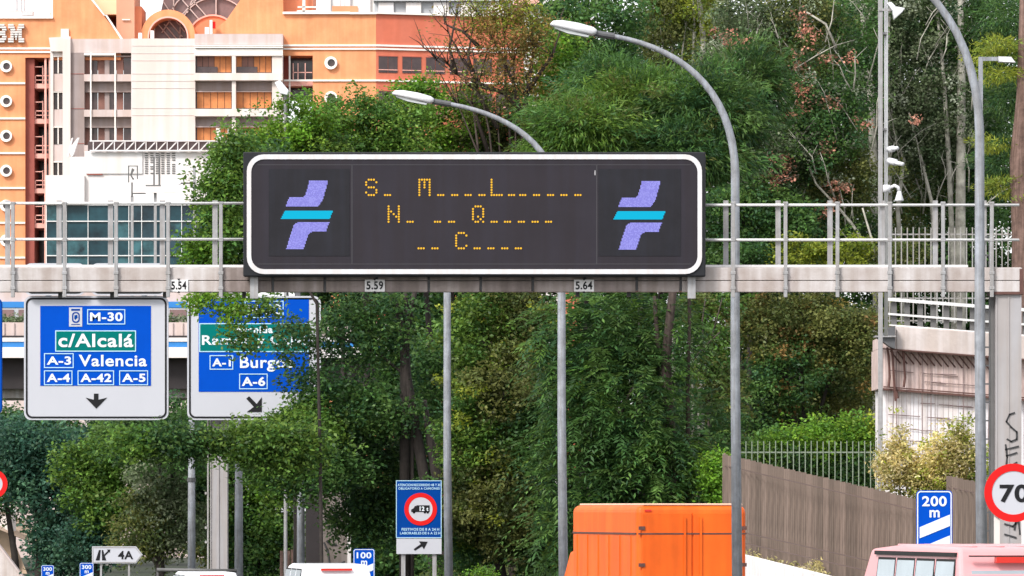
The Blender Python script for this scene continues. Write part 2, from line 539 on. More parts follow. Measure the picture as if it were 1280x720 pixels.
def tree(name, label, cat, base, D, lobes, pal='mid', leaf=(0.15, 0.08), dens=0.8, bark='bark', r=0.16, kind='simple',
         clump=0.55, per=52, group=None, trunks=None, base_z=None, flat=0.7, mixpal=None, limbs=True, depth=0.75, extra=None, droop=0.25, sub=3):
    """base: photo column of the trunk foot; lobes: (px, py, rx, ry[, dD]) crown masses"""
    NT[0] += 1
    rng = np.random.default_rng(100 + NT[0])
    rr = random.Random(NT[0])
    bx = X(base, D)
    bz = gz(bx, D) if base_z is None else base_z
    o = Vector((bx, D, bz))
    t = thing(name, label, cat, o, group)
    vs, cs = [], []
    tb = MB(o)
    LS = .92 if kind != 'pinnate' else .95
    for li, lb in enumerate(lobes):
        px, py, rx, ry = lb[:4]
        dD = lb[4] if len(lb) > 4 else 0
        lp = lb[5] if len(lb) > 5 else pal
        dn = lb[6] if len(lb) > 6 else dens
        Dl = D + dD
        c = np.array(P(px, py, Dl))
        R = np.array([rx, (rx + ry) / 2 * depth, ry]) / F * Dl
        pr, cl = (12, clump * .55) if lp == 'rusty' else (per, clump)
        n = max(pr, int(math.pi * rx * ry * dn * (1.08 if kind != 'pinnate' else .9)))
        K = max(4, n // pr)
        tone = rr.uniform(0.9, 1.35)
        u = rng.normal(0, 1, (K, 3)); u /= np.linalg.norm(u, axis=1, keepdims=True)
        ph = rng.uniform(0, 6.28, 6)
        wob = 1 + 0.16 * np.sin(u[:, 0] * 4 + ph[0]) + 0.13 * np.sin(u[:, 2] * 5 + ph[1]) + 0.13 * np.sin(u[:, 1] * 6 + u[:, 0] * 3 + ph[2])
        q = rng.uniform(0.15, 1, (K, 1)) ** 0.42 * wob[:, None]
        q[rng.random(K) < 0.15] *= 1.27
        cen = c + u * q * R
        v, col = leaves(rng, cen, pr, cl * rr.uniform(0.9, 1.1), leaf[0] * LS, leaf[1] * LS, PAL[lp], flat, kind, droop, out=u)
        vs.append(v); cs.append(np.clip(col * tone, 0, 1))
        if mixpal and lp != 'rusty':
            K2 = max(2, K // 12)
            idx = rng.integers(0, K, K2)
            v, col = leaves(rng, cen[idx] + rng.normal(0, 0.2, (K2, 3)), per, clump * 0.8, leaf[0] * LS, leaf[1] * LS, PAL[mixpal], flat, kind, droop, out=u[idx])
            vs.append(v); cs.append(col)
        if limbs:
            z0 = bz + (c[2] - bz) * rr.uniform(0.6, 0.8)
            st = Vector((bx, D, z0)).lerp(Vector((c[0], c[1], z0)), 0.3)
            cv = Vector(c)
            mid = st.lerp(cv, 0.55) + Vector((rr.uniform(-.3, .3), rr.uniform(-.3, .3), 0.3))
            tb.tube([st, mid, cv], [r * 0.4, r * 0.3, r * 0.16], 6)
            for k in range(min(K, sub)):
                e = Vector(cen[k])
                m2 = cv.lerp(e, 0.5) + Vector((0, 0, 0.15))
                tb.tube([mid.lerp(cv, 0.6), m2, e], [r * 0.22, r * 0.14, r * 0.05], 5)
    if extra: extra(tb, vs, cs, rng)
    tops = max(Z(lb[1], D) for lb in lobes)
    if trunks is None:
        top = Vector((X(lobes[0][0], D), D, bz + (tops - bz) * 0.85))
        b0 = Vector((bx, D, bz - 0.3))
        pts = [b0.lerp(top, k / 5) + (Vector((rr.uniform(-.12, .12), rr.uniform(-.12, .12), 0)) if 0 < k < 5 else Vector()) for k in range(6)]
        tb.tube(pts, [r * 1.25, r, r * 0.85, r * 0.68, r * 0.5, r * 0.22], 8)
    else:
        for tr in trunks:                        # (px, py) paths with radii in metres
            pts = [P(a, b, D + (tr[2] if len(tr) > 2 else 0)) for a, b in tr[0]]
            g = Vector((pts[0].x, pts[0].y, min(bz - 0.3, pts[0].z - 0.2)))
            tb.tube([g] + pts, [tr[1][0] * 1.15] + list(tr[1]), 8)
    tb.build('trunk', bark, t, smooth=True)
    leaf_object('crown', vs, cs, t, o)
    return t


def bush(name, label, cat, px, py, rx, ry, D, pal, leaf=(0.09, 0.05), dens=1.2, clump=0.25, per=26, group=None, lobes=None, base_z=None, mixpal=None):
    o = P(px, py + ry, D)
    return tree(name, label, cat, px, D, lobes or [(px, py, rx, ry)], pal, leaf, dens, 'bark_br', 0.035, clump=clump, per=per,
                group=group, base_z=o.z if base_z is None else base_z, mixpal=mixpal)


# ------------------------------------------------------------ the ground
def sheet(name, pts, m, kind='structure'):
    mb = MB(); mb.add(pts, [tuple(range(len(pts)))])
    return tag(mb.build(name, m), kind=kind)


g = MB()
xs = [-900, -200, -60, -30, -20, -14, -10, -6, -2, 2, 6, 12, 20, 40, 70, 200, 900]
ys = [-60, 0, 60, 120, 160, 170, 180, 190, 200, 210, 220, 230, 240, 250, 300, 420, 900, 3500]
vv = [(x, y, gz(x, y) - 0.004) for y in ys for x in xs]
ff = [(j * len(xs) + i, j * len(xs) + i + 1, (j + 1) * len(xs) + i + 1, (j + 1) * len(xs) + i) for j in range(len(ys) - 1) for i in range(len(xs) - 1)]
g.add(vv, ff)
tag(g.build('ground', 'ground', smooth=True), kind='structure')


def lamp_line(y):                        # the row of lamps along the road, bending left as it goes away
    if y < 88: return 8.0 - 0.12 * (y - 88)
    d = min(y, 150) - 88
    return 8.0 - 0.205 * d + 0.0009 * d * d - 0.093 * max(0, y - 150)


def left_edge(y): return lamp_line(y) - 9.0 + 2.5 * sm(150, 160, y)
def right_edge(y): return lamp_line(y) - 0.5 + 2.4 * sm(94, 106, y)


def strip(mb, fa, fb, y0, y1, z, step=6):
    y = y0
    while y < y1:
        n_ = min(y1, y + step)
        mb.add([(fa(y), y, z), (fb(y), y, z), (fb(n_), n_, z), (fa(n_), n_, z)], [(0, 1, 2, 3)])
        y = n_


rd = MB(); strip(rd, left_edge, right_edge, -20, 235, 0.004)
tag(rd.build('road', 'asphalt'), kind='structure')
mk = MB()
strip(mk, lambda y: left_edge(y) + .3, lambda y: left_edge(y) + .45, -20, 234, .008)
strip(mk, lambda y: right_edge(y) - .45, lambda y: right_edge(y) - .3, -20, 234, .008)
for off in (-3.2, -6.0):
    for y in range(-20, 146, 10):
        strip(mk, lambda y: lamp_line(y) + off, lambda y: lamp_line(y) + off + .14, y, y + 4, .008)
tag(mk.build('road_marking', 'paint'), kind='structure')
kb = MB()
for y in range(-20, 150, 5):
    a, b = right_edge(y) + .02, right_edge(y + 5) + .02
    kb.hexa([(a, y, 0), (a + .25, y, 0), (b + .25, y + 5, 0), (b, y + 5, 0)], [(a, y, .13), (a + .25, y, .13), (b + .25, y + 5, .13), (b, y + 5, .13)])
tag(kb.build('kerb', 'concrete'), kind='structure')

# ------------------------------------------------------------ sign gantry over the road
GD = 100.0
go = P(1260, 0, GD); go.z = 0
gan = thing('sign_gantry', 'long grey walkway gantry with railings carrying the dark display over the road', 'gantry', go)
post_px = [-49, 16, 80.5, 145, 210, 276, 341, 406, 471, 536, 601, 666, 731, 796, 851, 916.5, 982, 1047, 1112.5, 1179, 1240, 1279]
for i in range(len(post_px) - 1):
    a, b = post_px[i] + 1.6, post_px[i + 1] - 1.6
    dark = 300 < (a + b) / 2 < 860  # panels below the display get the shade-darkened colour
    m = MB(go)
    yo = rnd.uniform(0, 0.004)
    m.pb(a, 334.6, b, 350.4, GD + yo, 0.06).pb(a, 351.2, b, 365, GD - 0.004 + yo, 0.06)
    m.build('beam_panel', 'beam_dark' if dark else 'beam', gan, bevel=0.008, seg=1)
m = MB(go); m.pb(-60, 337, 1276, 363.5, GD + 0.075, 0.75); m.build('girder', 'steel_dark', gan)
m = MB(go); m.pb(-60, 334.2, 1276, 335.6, GD + 0.09, 0.8); m.build('walkway', 'beam', gan)
m = MB(go); m.pb(-60, 331, 1210, 334, GD + 0.82, 0.01); m.build('toe_board', 'rail_white', gan)
m = MB(go); m.pb(1274.5, 336, 1279, 366, GD - 0.012, 0.8); m.build('end_plate', 'rust', gan)
for px in post_px[:-1]:
    if 300 < px < 870:
        continue
    m = MB(go)
    m.pb(px - 2.3, 252, px + 2.3, 371.5, GD - 0.075, 0.055)
    m.pb(px - 3.2, 339, px + 3.2, 343, GD - 0.082, 0.06).pb(px - 3.2, 358, px + 3.2, 362, GD - 0.082, 0.06)
    m.pb(px - 3, 252, px + 3, 255, GD - 0.081, 0.065).pb(px - 2.8, 297, px + 2.8, 302, GD - 0.081, 0.065)
    m.build('post', 'steel', gan, bevel=0.006, seg=1)
for i, px in enumerate(post_px[:-1]):
    if 300 < px < 870: continue
    off = -6.5 - 3.5 * (px / 1240)
    m = MB(go); m.pb(px + off - 3.2, 250.5, px + off + 3.2, 334, GD + 0.9, 0.05)
    m.build('rear_post', 'steel', gan)
for a, b, y0, y1 in ((-60, 304, 254, 299), (876, 1274, 256.2, 299.8)):
    for nm, yy, dd in (('top_rail', y0, -0.02), ('middle_rail', y1, -0.02), ('rear_top_rail', y0 + 0.3, 0.85), ('rear_middle_rail', y1 + 0.3, 0.85)):
        m = MB(go); m.tube([P(a, yy, GD + dd), P(b, yy, GD + dd)], 0.025, 8); m.build(nm, 'rail_white', gan, smooth=True)
# right column: ribbed front, darker side web, ladder
m = MB(go)
m.box(X(1245, GD), X(1277, GD), GD + 0.05, GD + 0.75, 0, Z(366.5, GD)); m.build('column', 'column', gan)
m = MB(go)
for px in (1245.8, 1261, 1276.2):
    m.box(X(px - .9, GD), X(px + .9, GD), GD + 0.036, GD + 0.049, 0, Z(368, GD))
m.build('column_rib', 'column', gan)
m = MB(go); m.pb(1238, 364.8, 1279.5, 368, GD - 0.01, 0.85); m.build('cap_plate', 'rust', gan)
m = MB(go); m.box(X(1240, GD), X(1244.4, GD), GD + 0.3, GD + 0.6, 0, Z(369, GD)); m.build('side_web', 'rail_bar', gan)
m = MB(go)
for px in (1233, 1238.4):
    m.box(X(px - .5, GD), X(px + .5, GD), GD + 0.3, GD + 0.34, 0, Z(300, GD))
for k in range(24):
    zz = 0.4 + k * 0.36
    m.box(X(1233.5, GD), X(1237.9, GD), GD + 0.31, GD + 0.33, zz, zz + 0.03)
m.build('ladder', 'steel_dark', gan)
# sprayed scrawl on the column
gf = [[(1268, 516), (1262, 518), (1258, 527), (1264, 534), (1271, 540), (1271, 549), (1264, 552), (1259, 549)],
      [(1257, 556), (1259, 572), (1258, 580)], [(1257, 562), (1273, 558)], [(1258, 570), (1271, 566)],
      [(1271, 578), (1262, 583), (1257, 594), (1262, 604), (1271, 602), (1275, 592), (1270, 583)],
      [(1256, 655), (1266, 658), (1274, 650)], [(1268, 662), (1272, 640), (1275, 668)], [(1256, 668), (1270, 672)]]
for ln in gf:
    m = MB(go)
    for (a, b), (c, d) in zip(ln[:-1], ln[1:]):
        dx, dy = c - a, d - b; q = math.hypot(dx, dy); nx, ny = -dy / q * 1.1, dx / q * 1.1
        e = (dx / q * .7, dy / q * .7)
        m.add([P(u, v_, GD + 0.033) for u, v_ in ((a + nx - e[0], b + ny - e[1]), (c + nx + e[0], d + ny + e[1]), (c - nx + e[0], d - ny + e[1]), (a - nx - e[0], b - ny - e[1]))], [(0, 1, 2, 3)])
    m.build('spray_stroke', 'graffiti', gan)
m = MB(go)
for px in (1115.5, ):
    m.pb(px - 1, 338, px + 1, 360, GD - 0.015, 0.01)
for px, y0, y1 in ((75, 362, 372), (140, 362, 372), (206, 362, 372), (305, 364, 372), (722, 363, 371), (786, 363, 371)):
    m.pb(px - 2.4, y0, px + 2.4, y1, GD + 0.5, 0.1)
m.build('hanger', 'steel_dark', gan)

# clearance plates hung on the beam
for s, a, c, wh in (('5,54', 212, 235, 'left of the display above the gap between two panels'), ('5,59', 456, 481, 'under the left half of the display'), ('5,64', 717.5, 742.5, 'under the right half of the display')):
    po = P((a + c) / 2, 364, GD)
    t = thing('clearance_plate', f'small clearance plate reading {s} {wh}', 'number plate', po, 'clearance plates on the gantry beam')
    m = MB(po); m.pb(a, 349.5, c, 364.5, GD - 0.03, 0.008); m.build('plate', 'plate', t)
    text(s, (a + 2, 351.5, c - 2, 363.5), GD - 0.036, 'sign_black', t, po, 0.025)
    m = MB(po)
    mx_ = (a + c) / 2
    m.prism([(mx_ - 2, 348.2), (mx_ + 2, 348.2), (mx_, 351)], GD - 0.044, 0.006)
    m.prism([(mx_ - 2, 366.2), (mx_ + 2, 366.2), (mx_, 363.4)], GD - 0.044, 0.006)
    m.build('arrow_mark', 'sign_black', t)

# ------------------------------------------------------------ variable message display
VD = GD - 0.35
vo = P(592, 345, VD)
vms = thing('message_display', 'large dark electronic display with white rounded border and amber capitals above the road', 'display', vo)
m = MB(vo); m.pb(304, 190, 882, 345.5, VD, 0.28); m.build('housing', 'vms_case', vms, bevel=0.02)
m = MB(vo); m.ring(rrect(308.5, 193, 877.5, 342.5, 21), rrect(314, 199, 872, 336.5, 16), VD - 0.03, 0.026); m.build('border', 'white_edge', vms)
m = MB(vo); m.prism(rrect(314.2, 199.2, 871.8, 336.3, 15.8), VD - 0.012, 0.008); m.build('face', 'vms_face', vms)
for a, c in ((336, 437), (748, 851)):
    m = MB(vo); m.pb(a, 211, c, 320, VD - 0.02, 0.006); m.build('pictogram_panel', 'vms_pict', vms)
m = MB(vo)
m.pb(743.4, 213, 744.2, 219, VD - 0.026, 0.01)
m.build('glint_hook', 'white_edge', vms)
m = MB(vo)
for px in (440, 746): m.pb(px - .5, 206, px + .5, 330, VD - 0.016, 0.004)
for py in (206, 330): m.pb(322, py - .4, 864, py + .4, VD - 0.017, 0.003)
m.build('joint', 'vms_line', vms)
for px in (317.5, 864.5):
    m = MB(vo); m.pb(px - 5, 344, px + 5, 373, VD + 0.15, 0.12); m.build('bracket', 'steel', vms)
G5 = {'S': ['01110', '10001', '10000', '01110', '00001', '10001', '01110'],
      'M': ['10001', '11011', '10101', '10101', '10001', '10001', '10001'],
      'L': ['10000'] * 6 + ['11111'],
      'N': ['10001', '10001', '11001', '10101', '10011', '10001', '10001'],
      'Q': ['01110', '10001', '10001', '10001', '10101', '10010', '01101'],
      'C': ['01110', '10001', '10000', '10000', '10000', '10001', '01110'],
      '_': ['000'] * 6 + ['111']}
G5['M'] = ['11111', '10101', '10101', '10101', '10001', '10001', '10001']
lines = [(224.6, [('S', 66), ('_', 160), ('M', 332), ('_', 426), ('_', 496), ('_', 563), ('_', 632), ('L', 693), ('_', 780), ('_', 836), ('_', 905), ('_', 975), ('_', 1042), ('_', 1112)]),
         (258.0, [('N', 178), ('_', 273), ('_', 410), ('_', 480), ('Q', 600), ('_', 693), ('_', 760), ('_', 829), ('_', 898), ('_', 965)]),
         (291.2, [('_', 328), ('_', 397), ('C', 516), ('_', 608), ('_', 677), ('_', 746), ('_', 814)])]
for y0, chars in lines:
    for ch, xx in chars:
        px0 = 440 + xx / 4 + 1.2
        m = MB(vo)
        pit = 3.2
        for r_, row in enumerate(G5[ch]):
            for c_, b in enumerate(row):
                if b == '1':
                    m.prism(circ(px0 + c_ * pit, y0 + r_ * 3.2, 1.3, 8), VD - 0.02, 0.006)
        m.build('amber_character' if ch != '_' else 'amber_underscore', 'amber', vms)
TOPS = [(386.8, 225.8), (410.2, 225.8), (404.6, 246), (402, 252.5), (397, 258), (356.8, 258), (361.5, 247), (379, 246.5), (382, 243)]
BARS = [(356.5, 262.8), (416.2, 262.8), (412.3, 273.8), (350.8, 273.8)]
BOTS = [(371.8, 277.8), (411.8, 277.8), (407.5, 288.8), (391, 289), (386, 292), (379.5, 311.5), (357.8, 311.5), (363.5, 292), (367, 282)]


def inside(x, y, poly):
    c = False
    for i in range(len(poly)):
        x1, y1 = poly[i]; x2, y2 = poly[i - 1]
        if (y1 > y) != (y2 > y) and x < (x2 - x1) * (y - y1) / (y2 - y1) + x1:
            c = not c
    return c


for dx, dy in ((0, 0), (415.7, 0.6)):
    for poly, mm, nm in ((TOPS, 'violet', 'logo_upper_stroke'), (BARS, 'cyan', 'logo_bar'), (BOTS, 'violet', 'logo_lower_stroke')):
        ma, mb2 = MB(vo), MB(vo)
        st = 1.3
        for j in range(70):
            for i in range(54):
                x, y = 349 + i * st, 225 + j * st
                if inside(x, y, poly):
                    h_ = st * (0.5 if mm == 'cyan' else 0.455)
                    tgt = mb2 if (mm == 'violet' and rnd.random() < 0.4) else ma
                    q = VD - 0.026
                    tgt.add([P(x - h_ + dx, y + h_ + dy, q), P(x + h_ + dx, y + h_ + dy, q), P(x + h_ + dx, y - h_ + dy, q), P(x - h_ + dx, y - h_ + dy, q)], [(0, 1, 2, 3)])
        p_ = tag(ma.build(nm, mm, vms), kind='stuff')
        if mb2.v: tag(mb2.build('pale_pixel', 'violet_lt', p_), kind='stuff')

# ------------------------------------------------------------ second gantry with the direction panels
D2 = 160.0
o2 = P(272, 0, D2); o2.z = 0
g2 = thing('panel_gantry', 'farther gantry with ribbed grey column holding the lane direction panels', 'gantry', o2)
m = MB(o2); m.box(X(261, D2), X(282.5, D2), D2 + 0.8, D2 + 1.4, 0, Z(362, D2)); m.build('column', 'column', g2)
m = MB(o2)
for px in (261.6, 271.5, 281.9):
    m.box(X(px - .6, D2), X(px + .6, D2), D2 + 0.77, D2 + 0.799, 0, Z(363, D2))
m.build('column_rib', 'column', g2)
m = MB(o2); m.tube([Vector((X(258, D2), D2 + 0.9, 0)), Vector((X(258, D2), D2 + 0.9, Z(500, D2)))], 0.03, 8)
for py in (572, 615, 658, 676): m.tube([P(258, py, D2 + 0.9), P(258, py + 3, D2 + 0.9)], 0.05, 8)
m.build('conduit', 'conc_grey', g2)
m = MB(o2); m.pb(-260, 338, 300, 362, D2 + 0.6, 0.6); m.build('beam', 'column', g2)
for px in (60, 180, 262, 372):
    m = MB(o2); m.pb(px - 3, 345, px + 3, 372, D2 + 0.12, 0.4); m.build('panel_bracket', 'steel_dark', g2)


def frame_panel(name, label, a, b, c, d, group, rad=9):
    o = P((a + c) / 2, d, D2)
    t = thing(name, label, 'road sign', o, group)
    m = MB(o); m.prism(rrect(a, b, c, d, rad), D2, 0.10); m.build('board', 'sign_white', t)
    m = MB(o); m.ring(rrect(a + 2.2, b + 2.2, c - 2.2, d - 2.2, rad - 1), rrect(a + 4.4, b + 4.4, c - 4.4, d - 4.4, rad - 2.5), D2 - 0.012, 0.009)
    m.build('black_border', 'sign_black', t)
    return t, o


def field(t, o, name, mm, a, b, c, d, lift, edge=None, ew=1.3):
    m = MB(o)
    if edge:
        m.ring([(a, b), (c, b), (c, d), (a, d)], [(a + ew, b + ew), (c - ew, b + ew), (c - ew, d - ew), (a + ew, d - ew)], D2 - lift - 0.004, 0.006)
        m.build(name + '_edge', edge, t)
        m = MB(o)
    if mm:
        m.pb(a + .3, b + .3, c - .3, d - .3, D2 - lift, 0.005)
        m.build(name, mm, t)


G = 'white framed direction panels on the farther gantry'
t, o = frame_panel('direction_panel', 'white framed blue panel for Valencia and Alcalá with arrow pointing straight down', 30, 370, 210.5, 525, G)
field(t, o, 'blue_field', 'sign_blue', 50, 382, 189, 482.5, 0.012)
field(t, o, 'crest_plate', 'sign_white', 86, 384, 103, 408.5, 0.024)
m = MB(o)
m.ring(rrect(90, 390, 99.6, 403.5, 4), rrect(91.6, 391.5, 98, 401.8, 3), D2 - 0.032, 0.005)
m.prism([(93, 394), (96.5, 393.5), (97, 397), (94, 400), (92.8, 398)], D2 - 0.031, 0.004)
m.pb(89, 386, 100, 388.4, D2 - 0.031, 0.004); m.pb(89, 405, 100, 406, D2 - 0.031, 0.004)
m.build('crest', 'sign_blue2', t)
for a, b, c, d, s in ((109, 386.5, 156.5, 405.5, 'M-30'), (55, 441.5, 92, 460, 'A-3'), (55, 463, 90.5, 481.5, 'A-4'), (97, 463, 142.5, 481.5, 'A-42'), (149, 463, 185, 481.5, 'A-5')):
    field(t, o, 'number_box', None, a, b, c, d, 0.024, 'letter_b', 1.1)
    text(s, (a + 3.5, b + 4, c - 3.2, d - 4), D2 - 0.026, 'letter', t, o, 0.03)
field(t, o, 'green_field', 'sign_green', 69, 413, 170, 439.5, 0.024, 'letter_b', 1.2)
text('c/Alcalá', (73, 417, 166.5, 434), D2 - 0.036, 'letter', t, o, 0.022)
text('Valencia', (98.5, 443.5, 183.5, 458), D2 - 0.026, 'letter', t, o, 0.02)
m = MB(o); m.prism([(117.3, 492), (123, 492), (123, 499.6), (133.8, 497), (120.3, 510.8), (107, 497), (117.3, 499.6)], D2 - 0.014, 0.008); m.build('down_arrow', 'sign_black', t)
for a, c in ((31, 106), (114, 207)):
    oo = P((a + c) / 2, 366, D2 - 0.25)
    lb = 'narrow white strip panel with black border above the left part of the Valencia panel' if a < 50 else 'longer white strip panel with black border above the right part of the Valencia panel'
    tt = thing('strip_panel', lb, 'road sign', oo, 'strip panels behind the gantry beam')
    m = MB(oo); m.prism(rrect(a, 329, c, 369.3, 8), D2 - 0.25, 0.06); m.build('board', 'sign_white', tt)
    m = MB(oo); m.ring(rrect(a + 2, 331.5, c - 2, 367, 7), rrect(a + 4, 333.5, c - 4, 365, 5.5), D2 - 0.26, 0.007); m.build('black_border', 'sign_black', tt)

t, o = frame_panel('direction_panel', 'white framed blue panel for Burgos with slanting arrow partly hidden by leaves', 234, 370, 401, 525, G)
field(t, o, 'blue_field', 'sign_blue', 248, 373, 386.5, 490, 0.012)
field(t, o, 'green_field', 'sign_green', 249, 404, 385.5, 440, 0.024, 'letter_b', 1.2)
text('Avenida', (293, 407.5, 341, 416.5), D2 - 0.036, 'letter', t, o, 0.03)
text('Ramón y Cajal', (252.5, 419, 382, 435), D2 - 0.036, 'letter', t, o, 0.022)
for a, b, c, d, s in ((306, 376, 354.5, 397.5, 'M-30'), (262, 444, 291.5, 462, 'A-1'), (299, 467, 334.5, 486.5, 'A-6')):
    field(t, o, 'number_box', None, a, b, c, d, 0.024, 'letter_b', 1.1)
    text(s, (a + 3.2, b + 4, c - 3, d - 4), D2 - 0.026, 'letter', t, o, 0.03)
text('Burgos', (300, 445.5, 366, 464.5), D2 - 0.026, 'letter', t, o, 0.02)
m = MB(o); m.prism([(307.8, 498.3), (311.4, 495.2), (320.8, 504.8), (327.2, 496.5), (327.2, 515), (308.5, 515), (317.2, 508.6)], D2 - 0.014, 0.008); m.build('slanting_arrow', 'sign_black', t)

o = P(-80, 518, D2)
t = thing('direction_panel', 'blue lane panel cut off by the left edge of the frame', 'road sign', o)
m = MB(o); m.prism(rrect(-160, 372, 2.6, 518, 8), D2, 0.1); m.build('board', 'sign_blue2', t)
m = MB(o); m.ring(rrect(-159, 373, 1.6, 517, 8), rrect(-156.5, 375.5, -0.2, 514.5, 6), D2 - 0.01, 0.008); m.build('edge_line', 'sign_blue', t)

# ------------------------------------------------------------ lamp posts
def lamp(label, px, D, head, wpx, bend_y, name='street_lamp'):
    """post at column px; head centre (hx, hy) in photo pixels, or None"""
    o = P(px, 0, D); o.z = 0
    t = thing(name, label, 'street lamp', o, 'curved street lamps along the road')
    r0 = wpx / 2 / F * D
    m = MB(o)
    pts = [Vector((o.x + 0.06, D, 0)), P(px, bend_y + 250, D), P(px, bend_y, D)]
    hx, hy, hl, hh = head
    ax, ay = hx + hl / 2 + 4, hy + hh * 0.42
    n = 16
    p0, p1, p2, p3 = (px, bend_y), (px - 3, bend_y - (bend_y - ay) * 0.62), (px - (px - ax) * 0.42, ay + 12), (ax, ay)
    arm = []
    for k in range(n + 1):
        s = k / n
        q = [(1 - s) ** 3 * p0[i] + 3 * (1 - s) ** 2 * s * p1[i] + 3 * (1 - s) * s * s * p2[i] + s ** 3 * p3[i] for i in (0, 1)]
        arm.append(P(q[0], q[1], D))
    rr_ = [r0 * 1.25, r0 * 1.05, r0 * 0.95] + [r0 * (0.93 - 0.42 * k / n) for k in range(1, n + 1)]
    m.tube(pts + arm[1:], rr_, 12)
    m.build('pole', 'pole', t, smooth=True)
    m = MB(o); m.tube([Vector((o.x + .06, D, 0)), Vector((o.x + .06, D, 0.35))], r0 * 1.8, 12); m.build('base_sleeve', 'steel_dark', t)
    # housing: a tapered shell and a glass bowl beneath it
    bm = bmesh.new()
    k = D / F
    cx, cz = X(hx, D), Z(hy, D)
    prof = [(-0.5, 0.05), (-0.44, 0.33), (-0.25, 0.47), (0.1, 0.45), (0.42, 0.30), (0.5, 0.14), (0.5, -0.16), (0.42, -0.34), (0.0, -0.24), (-0.44, -0.08)]
    tilt = math.radians(8.5)
    hd = MB(o)
    rows = []
    for wv, sc in ((-0.155, 0.62), (-0.11, 0.95), (0, 1.0), (0.11, 0.95), (0.155, 0.62)):
        row = []
        for a, b in prof:
            xx, zz = a * hl * (0.94 if sc < .9 else 1), b * hh * sc
            xr = xx * math.cos(tilt) + zz * math.sin(tilt); zr = -xx * math.sin(tilt) + zz * math.cos(tilt)
            row.append((cx + xr * k, D + wv, cz + zr * k))
        rows.append(row)
    vs = sum(rows, []); n_ = len(prof); fs = []
    for i in range(4):
        for j in range(n_):
            fs.append((i * n_ + j, i * n_ + (j + 1) % n_, (i + 1) * n_ + (j + 1) % n_, (i + 1) * n_ + j))
    fs += [tuple(range(n_)), tuple(reversed(range(4 * n_, 5 * n_)))]
    hd.add(vs, fs)
    bm.free()
    h_ = hd.build('lamp_head', 'lamp_white', t, smooth=True)
    gl = MB(o)
    q = [(-0.40, -0.10), (0.36, -0.36), (0.34, -0.50), (-0.1, -0.44), (-0.38, -0.22)]
    ptz = []
    for a, b in q:
        xx, zz = a * hl, b * hh
        ptz.append((cx + (xx * math.cos(tilt) + zz * math.sin(tilt)) * k, cz + (-xx * math.sin(tilt) + zz * math.cos(tilt)) * k))
    gl.prism(ptz, D - 0.1, 0.2, px=False)
    gl.build('glass_bowl', 'lamp_glass', h_)
    gc = MB(o); gc.tube([arm[-2], arm[-1] + (arm[-1] - arm[-2]).normalized() * 0.12], r0 * 0.72, 10); gc.build('collar', 'steel_dark', t)
    return t


lamp('tall curved street lamp right of the display, its white head highest in the picture', 919, 105, (716.5, 35.5, 59, 17), 11.2, 215)
lamp('curved street lamp whose white head and arm rise from behind the display', 702, 124, (516, 121.5, 53, 14.5), 10, 268)
lamp('slim pale street lamp standing just right of the blue truck notice', 559, 146, (400, 225, 46, 13), 9.2, 310)
lamp('nearest curved street lamp passing in front of the gantry by the column', 1224.5, 88, (950, -92, 70, 20), 12.2, 165)
# posts rising into the leaves at the left
for px, D, top, wd, lb in ((239.5, 168, 525, 9.4, 'grey steel post left of the ribbed gantry column, wrapped with a black strap'), (298.5, 165, 515, 10.2, 'grey steel post just right of the ribbed gantry column'),
                           (376, 158, 540, 9.6, 'grey steel post in front of the dark pier under the leaves')):
    o = P(px, 0, D); o.z = 0
    t = thing('steel_post', lb, 'post', o, 'grey steel posts under the leaves')
    r0 = wd / 2 / F * D
    m = MB(o); m.tube([Vector((o.x, D, 0)), P(px, 640, D), P(px, top, D)], [r0 * 1.1, r0, r0 * 0.8], 12); m.build('shaft', 'pole', t, smooth=True)
    m = MB(o); m.tube([Vector((o.x, D, 0)), Vector((o.x, D, .3))], r0 * 1.7, 12); m.build('foot', 'steel_dark', t)
    if px < 250:
        m = MB(o); m.tube([P(px, 602, D), P(px, 597, D)], r0 * 1.15, 12); m.build('strap', 'steel_dark', t)

# ------------------------------------------------------------ mast with cameras and a flood lamp at the right
MD = 136.0
o = P(1100, 0, MD); o.z = 0
t = thing('camera_mast', 'tall double mast with white cameras standing behind the gantry railing', 'mast', o)
m = MB(o); m.box(X(1098, MD), X(1103.5, MD), MD, MD + 0.12, 0, Z(-30, MD)); m.build('square_post', 'steel', t, bevel=0.01)
m = MB(o); m.tube([P(1107.6, 420, MD + .3), P(1107.6, -20, MD + .3)], 0.05, 10); m.build('round_post', 'rail_white', t, smooth=True)
m = MB(o)
for py in (40, 160, 300): m.pb(1099, py, 1109, py + 3, MD + 0.13, 0.2)
m.pb(1098.5, 10.5, 1117, 13.5, MD - 0.03, 0.028)
m.build('bracket', 'steel', t)
m = MB(o); m.prism([(1108.6, 4), (1114, 2), (1120, 8), (1116, 14)], MD - 0.15, 0.2); m.prism([(1116, 14), (1120, 8), (1131.5, 10), (1128, 15), (1118, 24)], MD - 0.22, 0.34)
m.build('flood_lamp', 'lamp_white', t, bevel=0.02)
for (x0, y0, x1, y1) in ((1111, 187, 1122, 185), (1111, 201, 1129, 205.5)):
    m = MB(o); m.tube([P(x0, y0, MD + .1), P((x0 + x1) / 2, (y0 + y1) / 2, MD - .1)], 0.09, 8)
    m.tube([P((x0 + x1) / 2 - 1, (y0 + y1) / 2, MD - .1), P(x1, y1, MD - 0.25)], 0.055, 8); m.build('bullet_camera', 'lamp_white', t, smooth=True)
m = MB(o); m.pb(1104, 231, 1113, 240, MD - 0.05, 0.18)
m.tube([P(1113, 235, MD), P(1118, 232, MD - .05), P(1122.5, 234, MD - .05), P(1124, 240, MD - .05)], 0.05, 8)
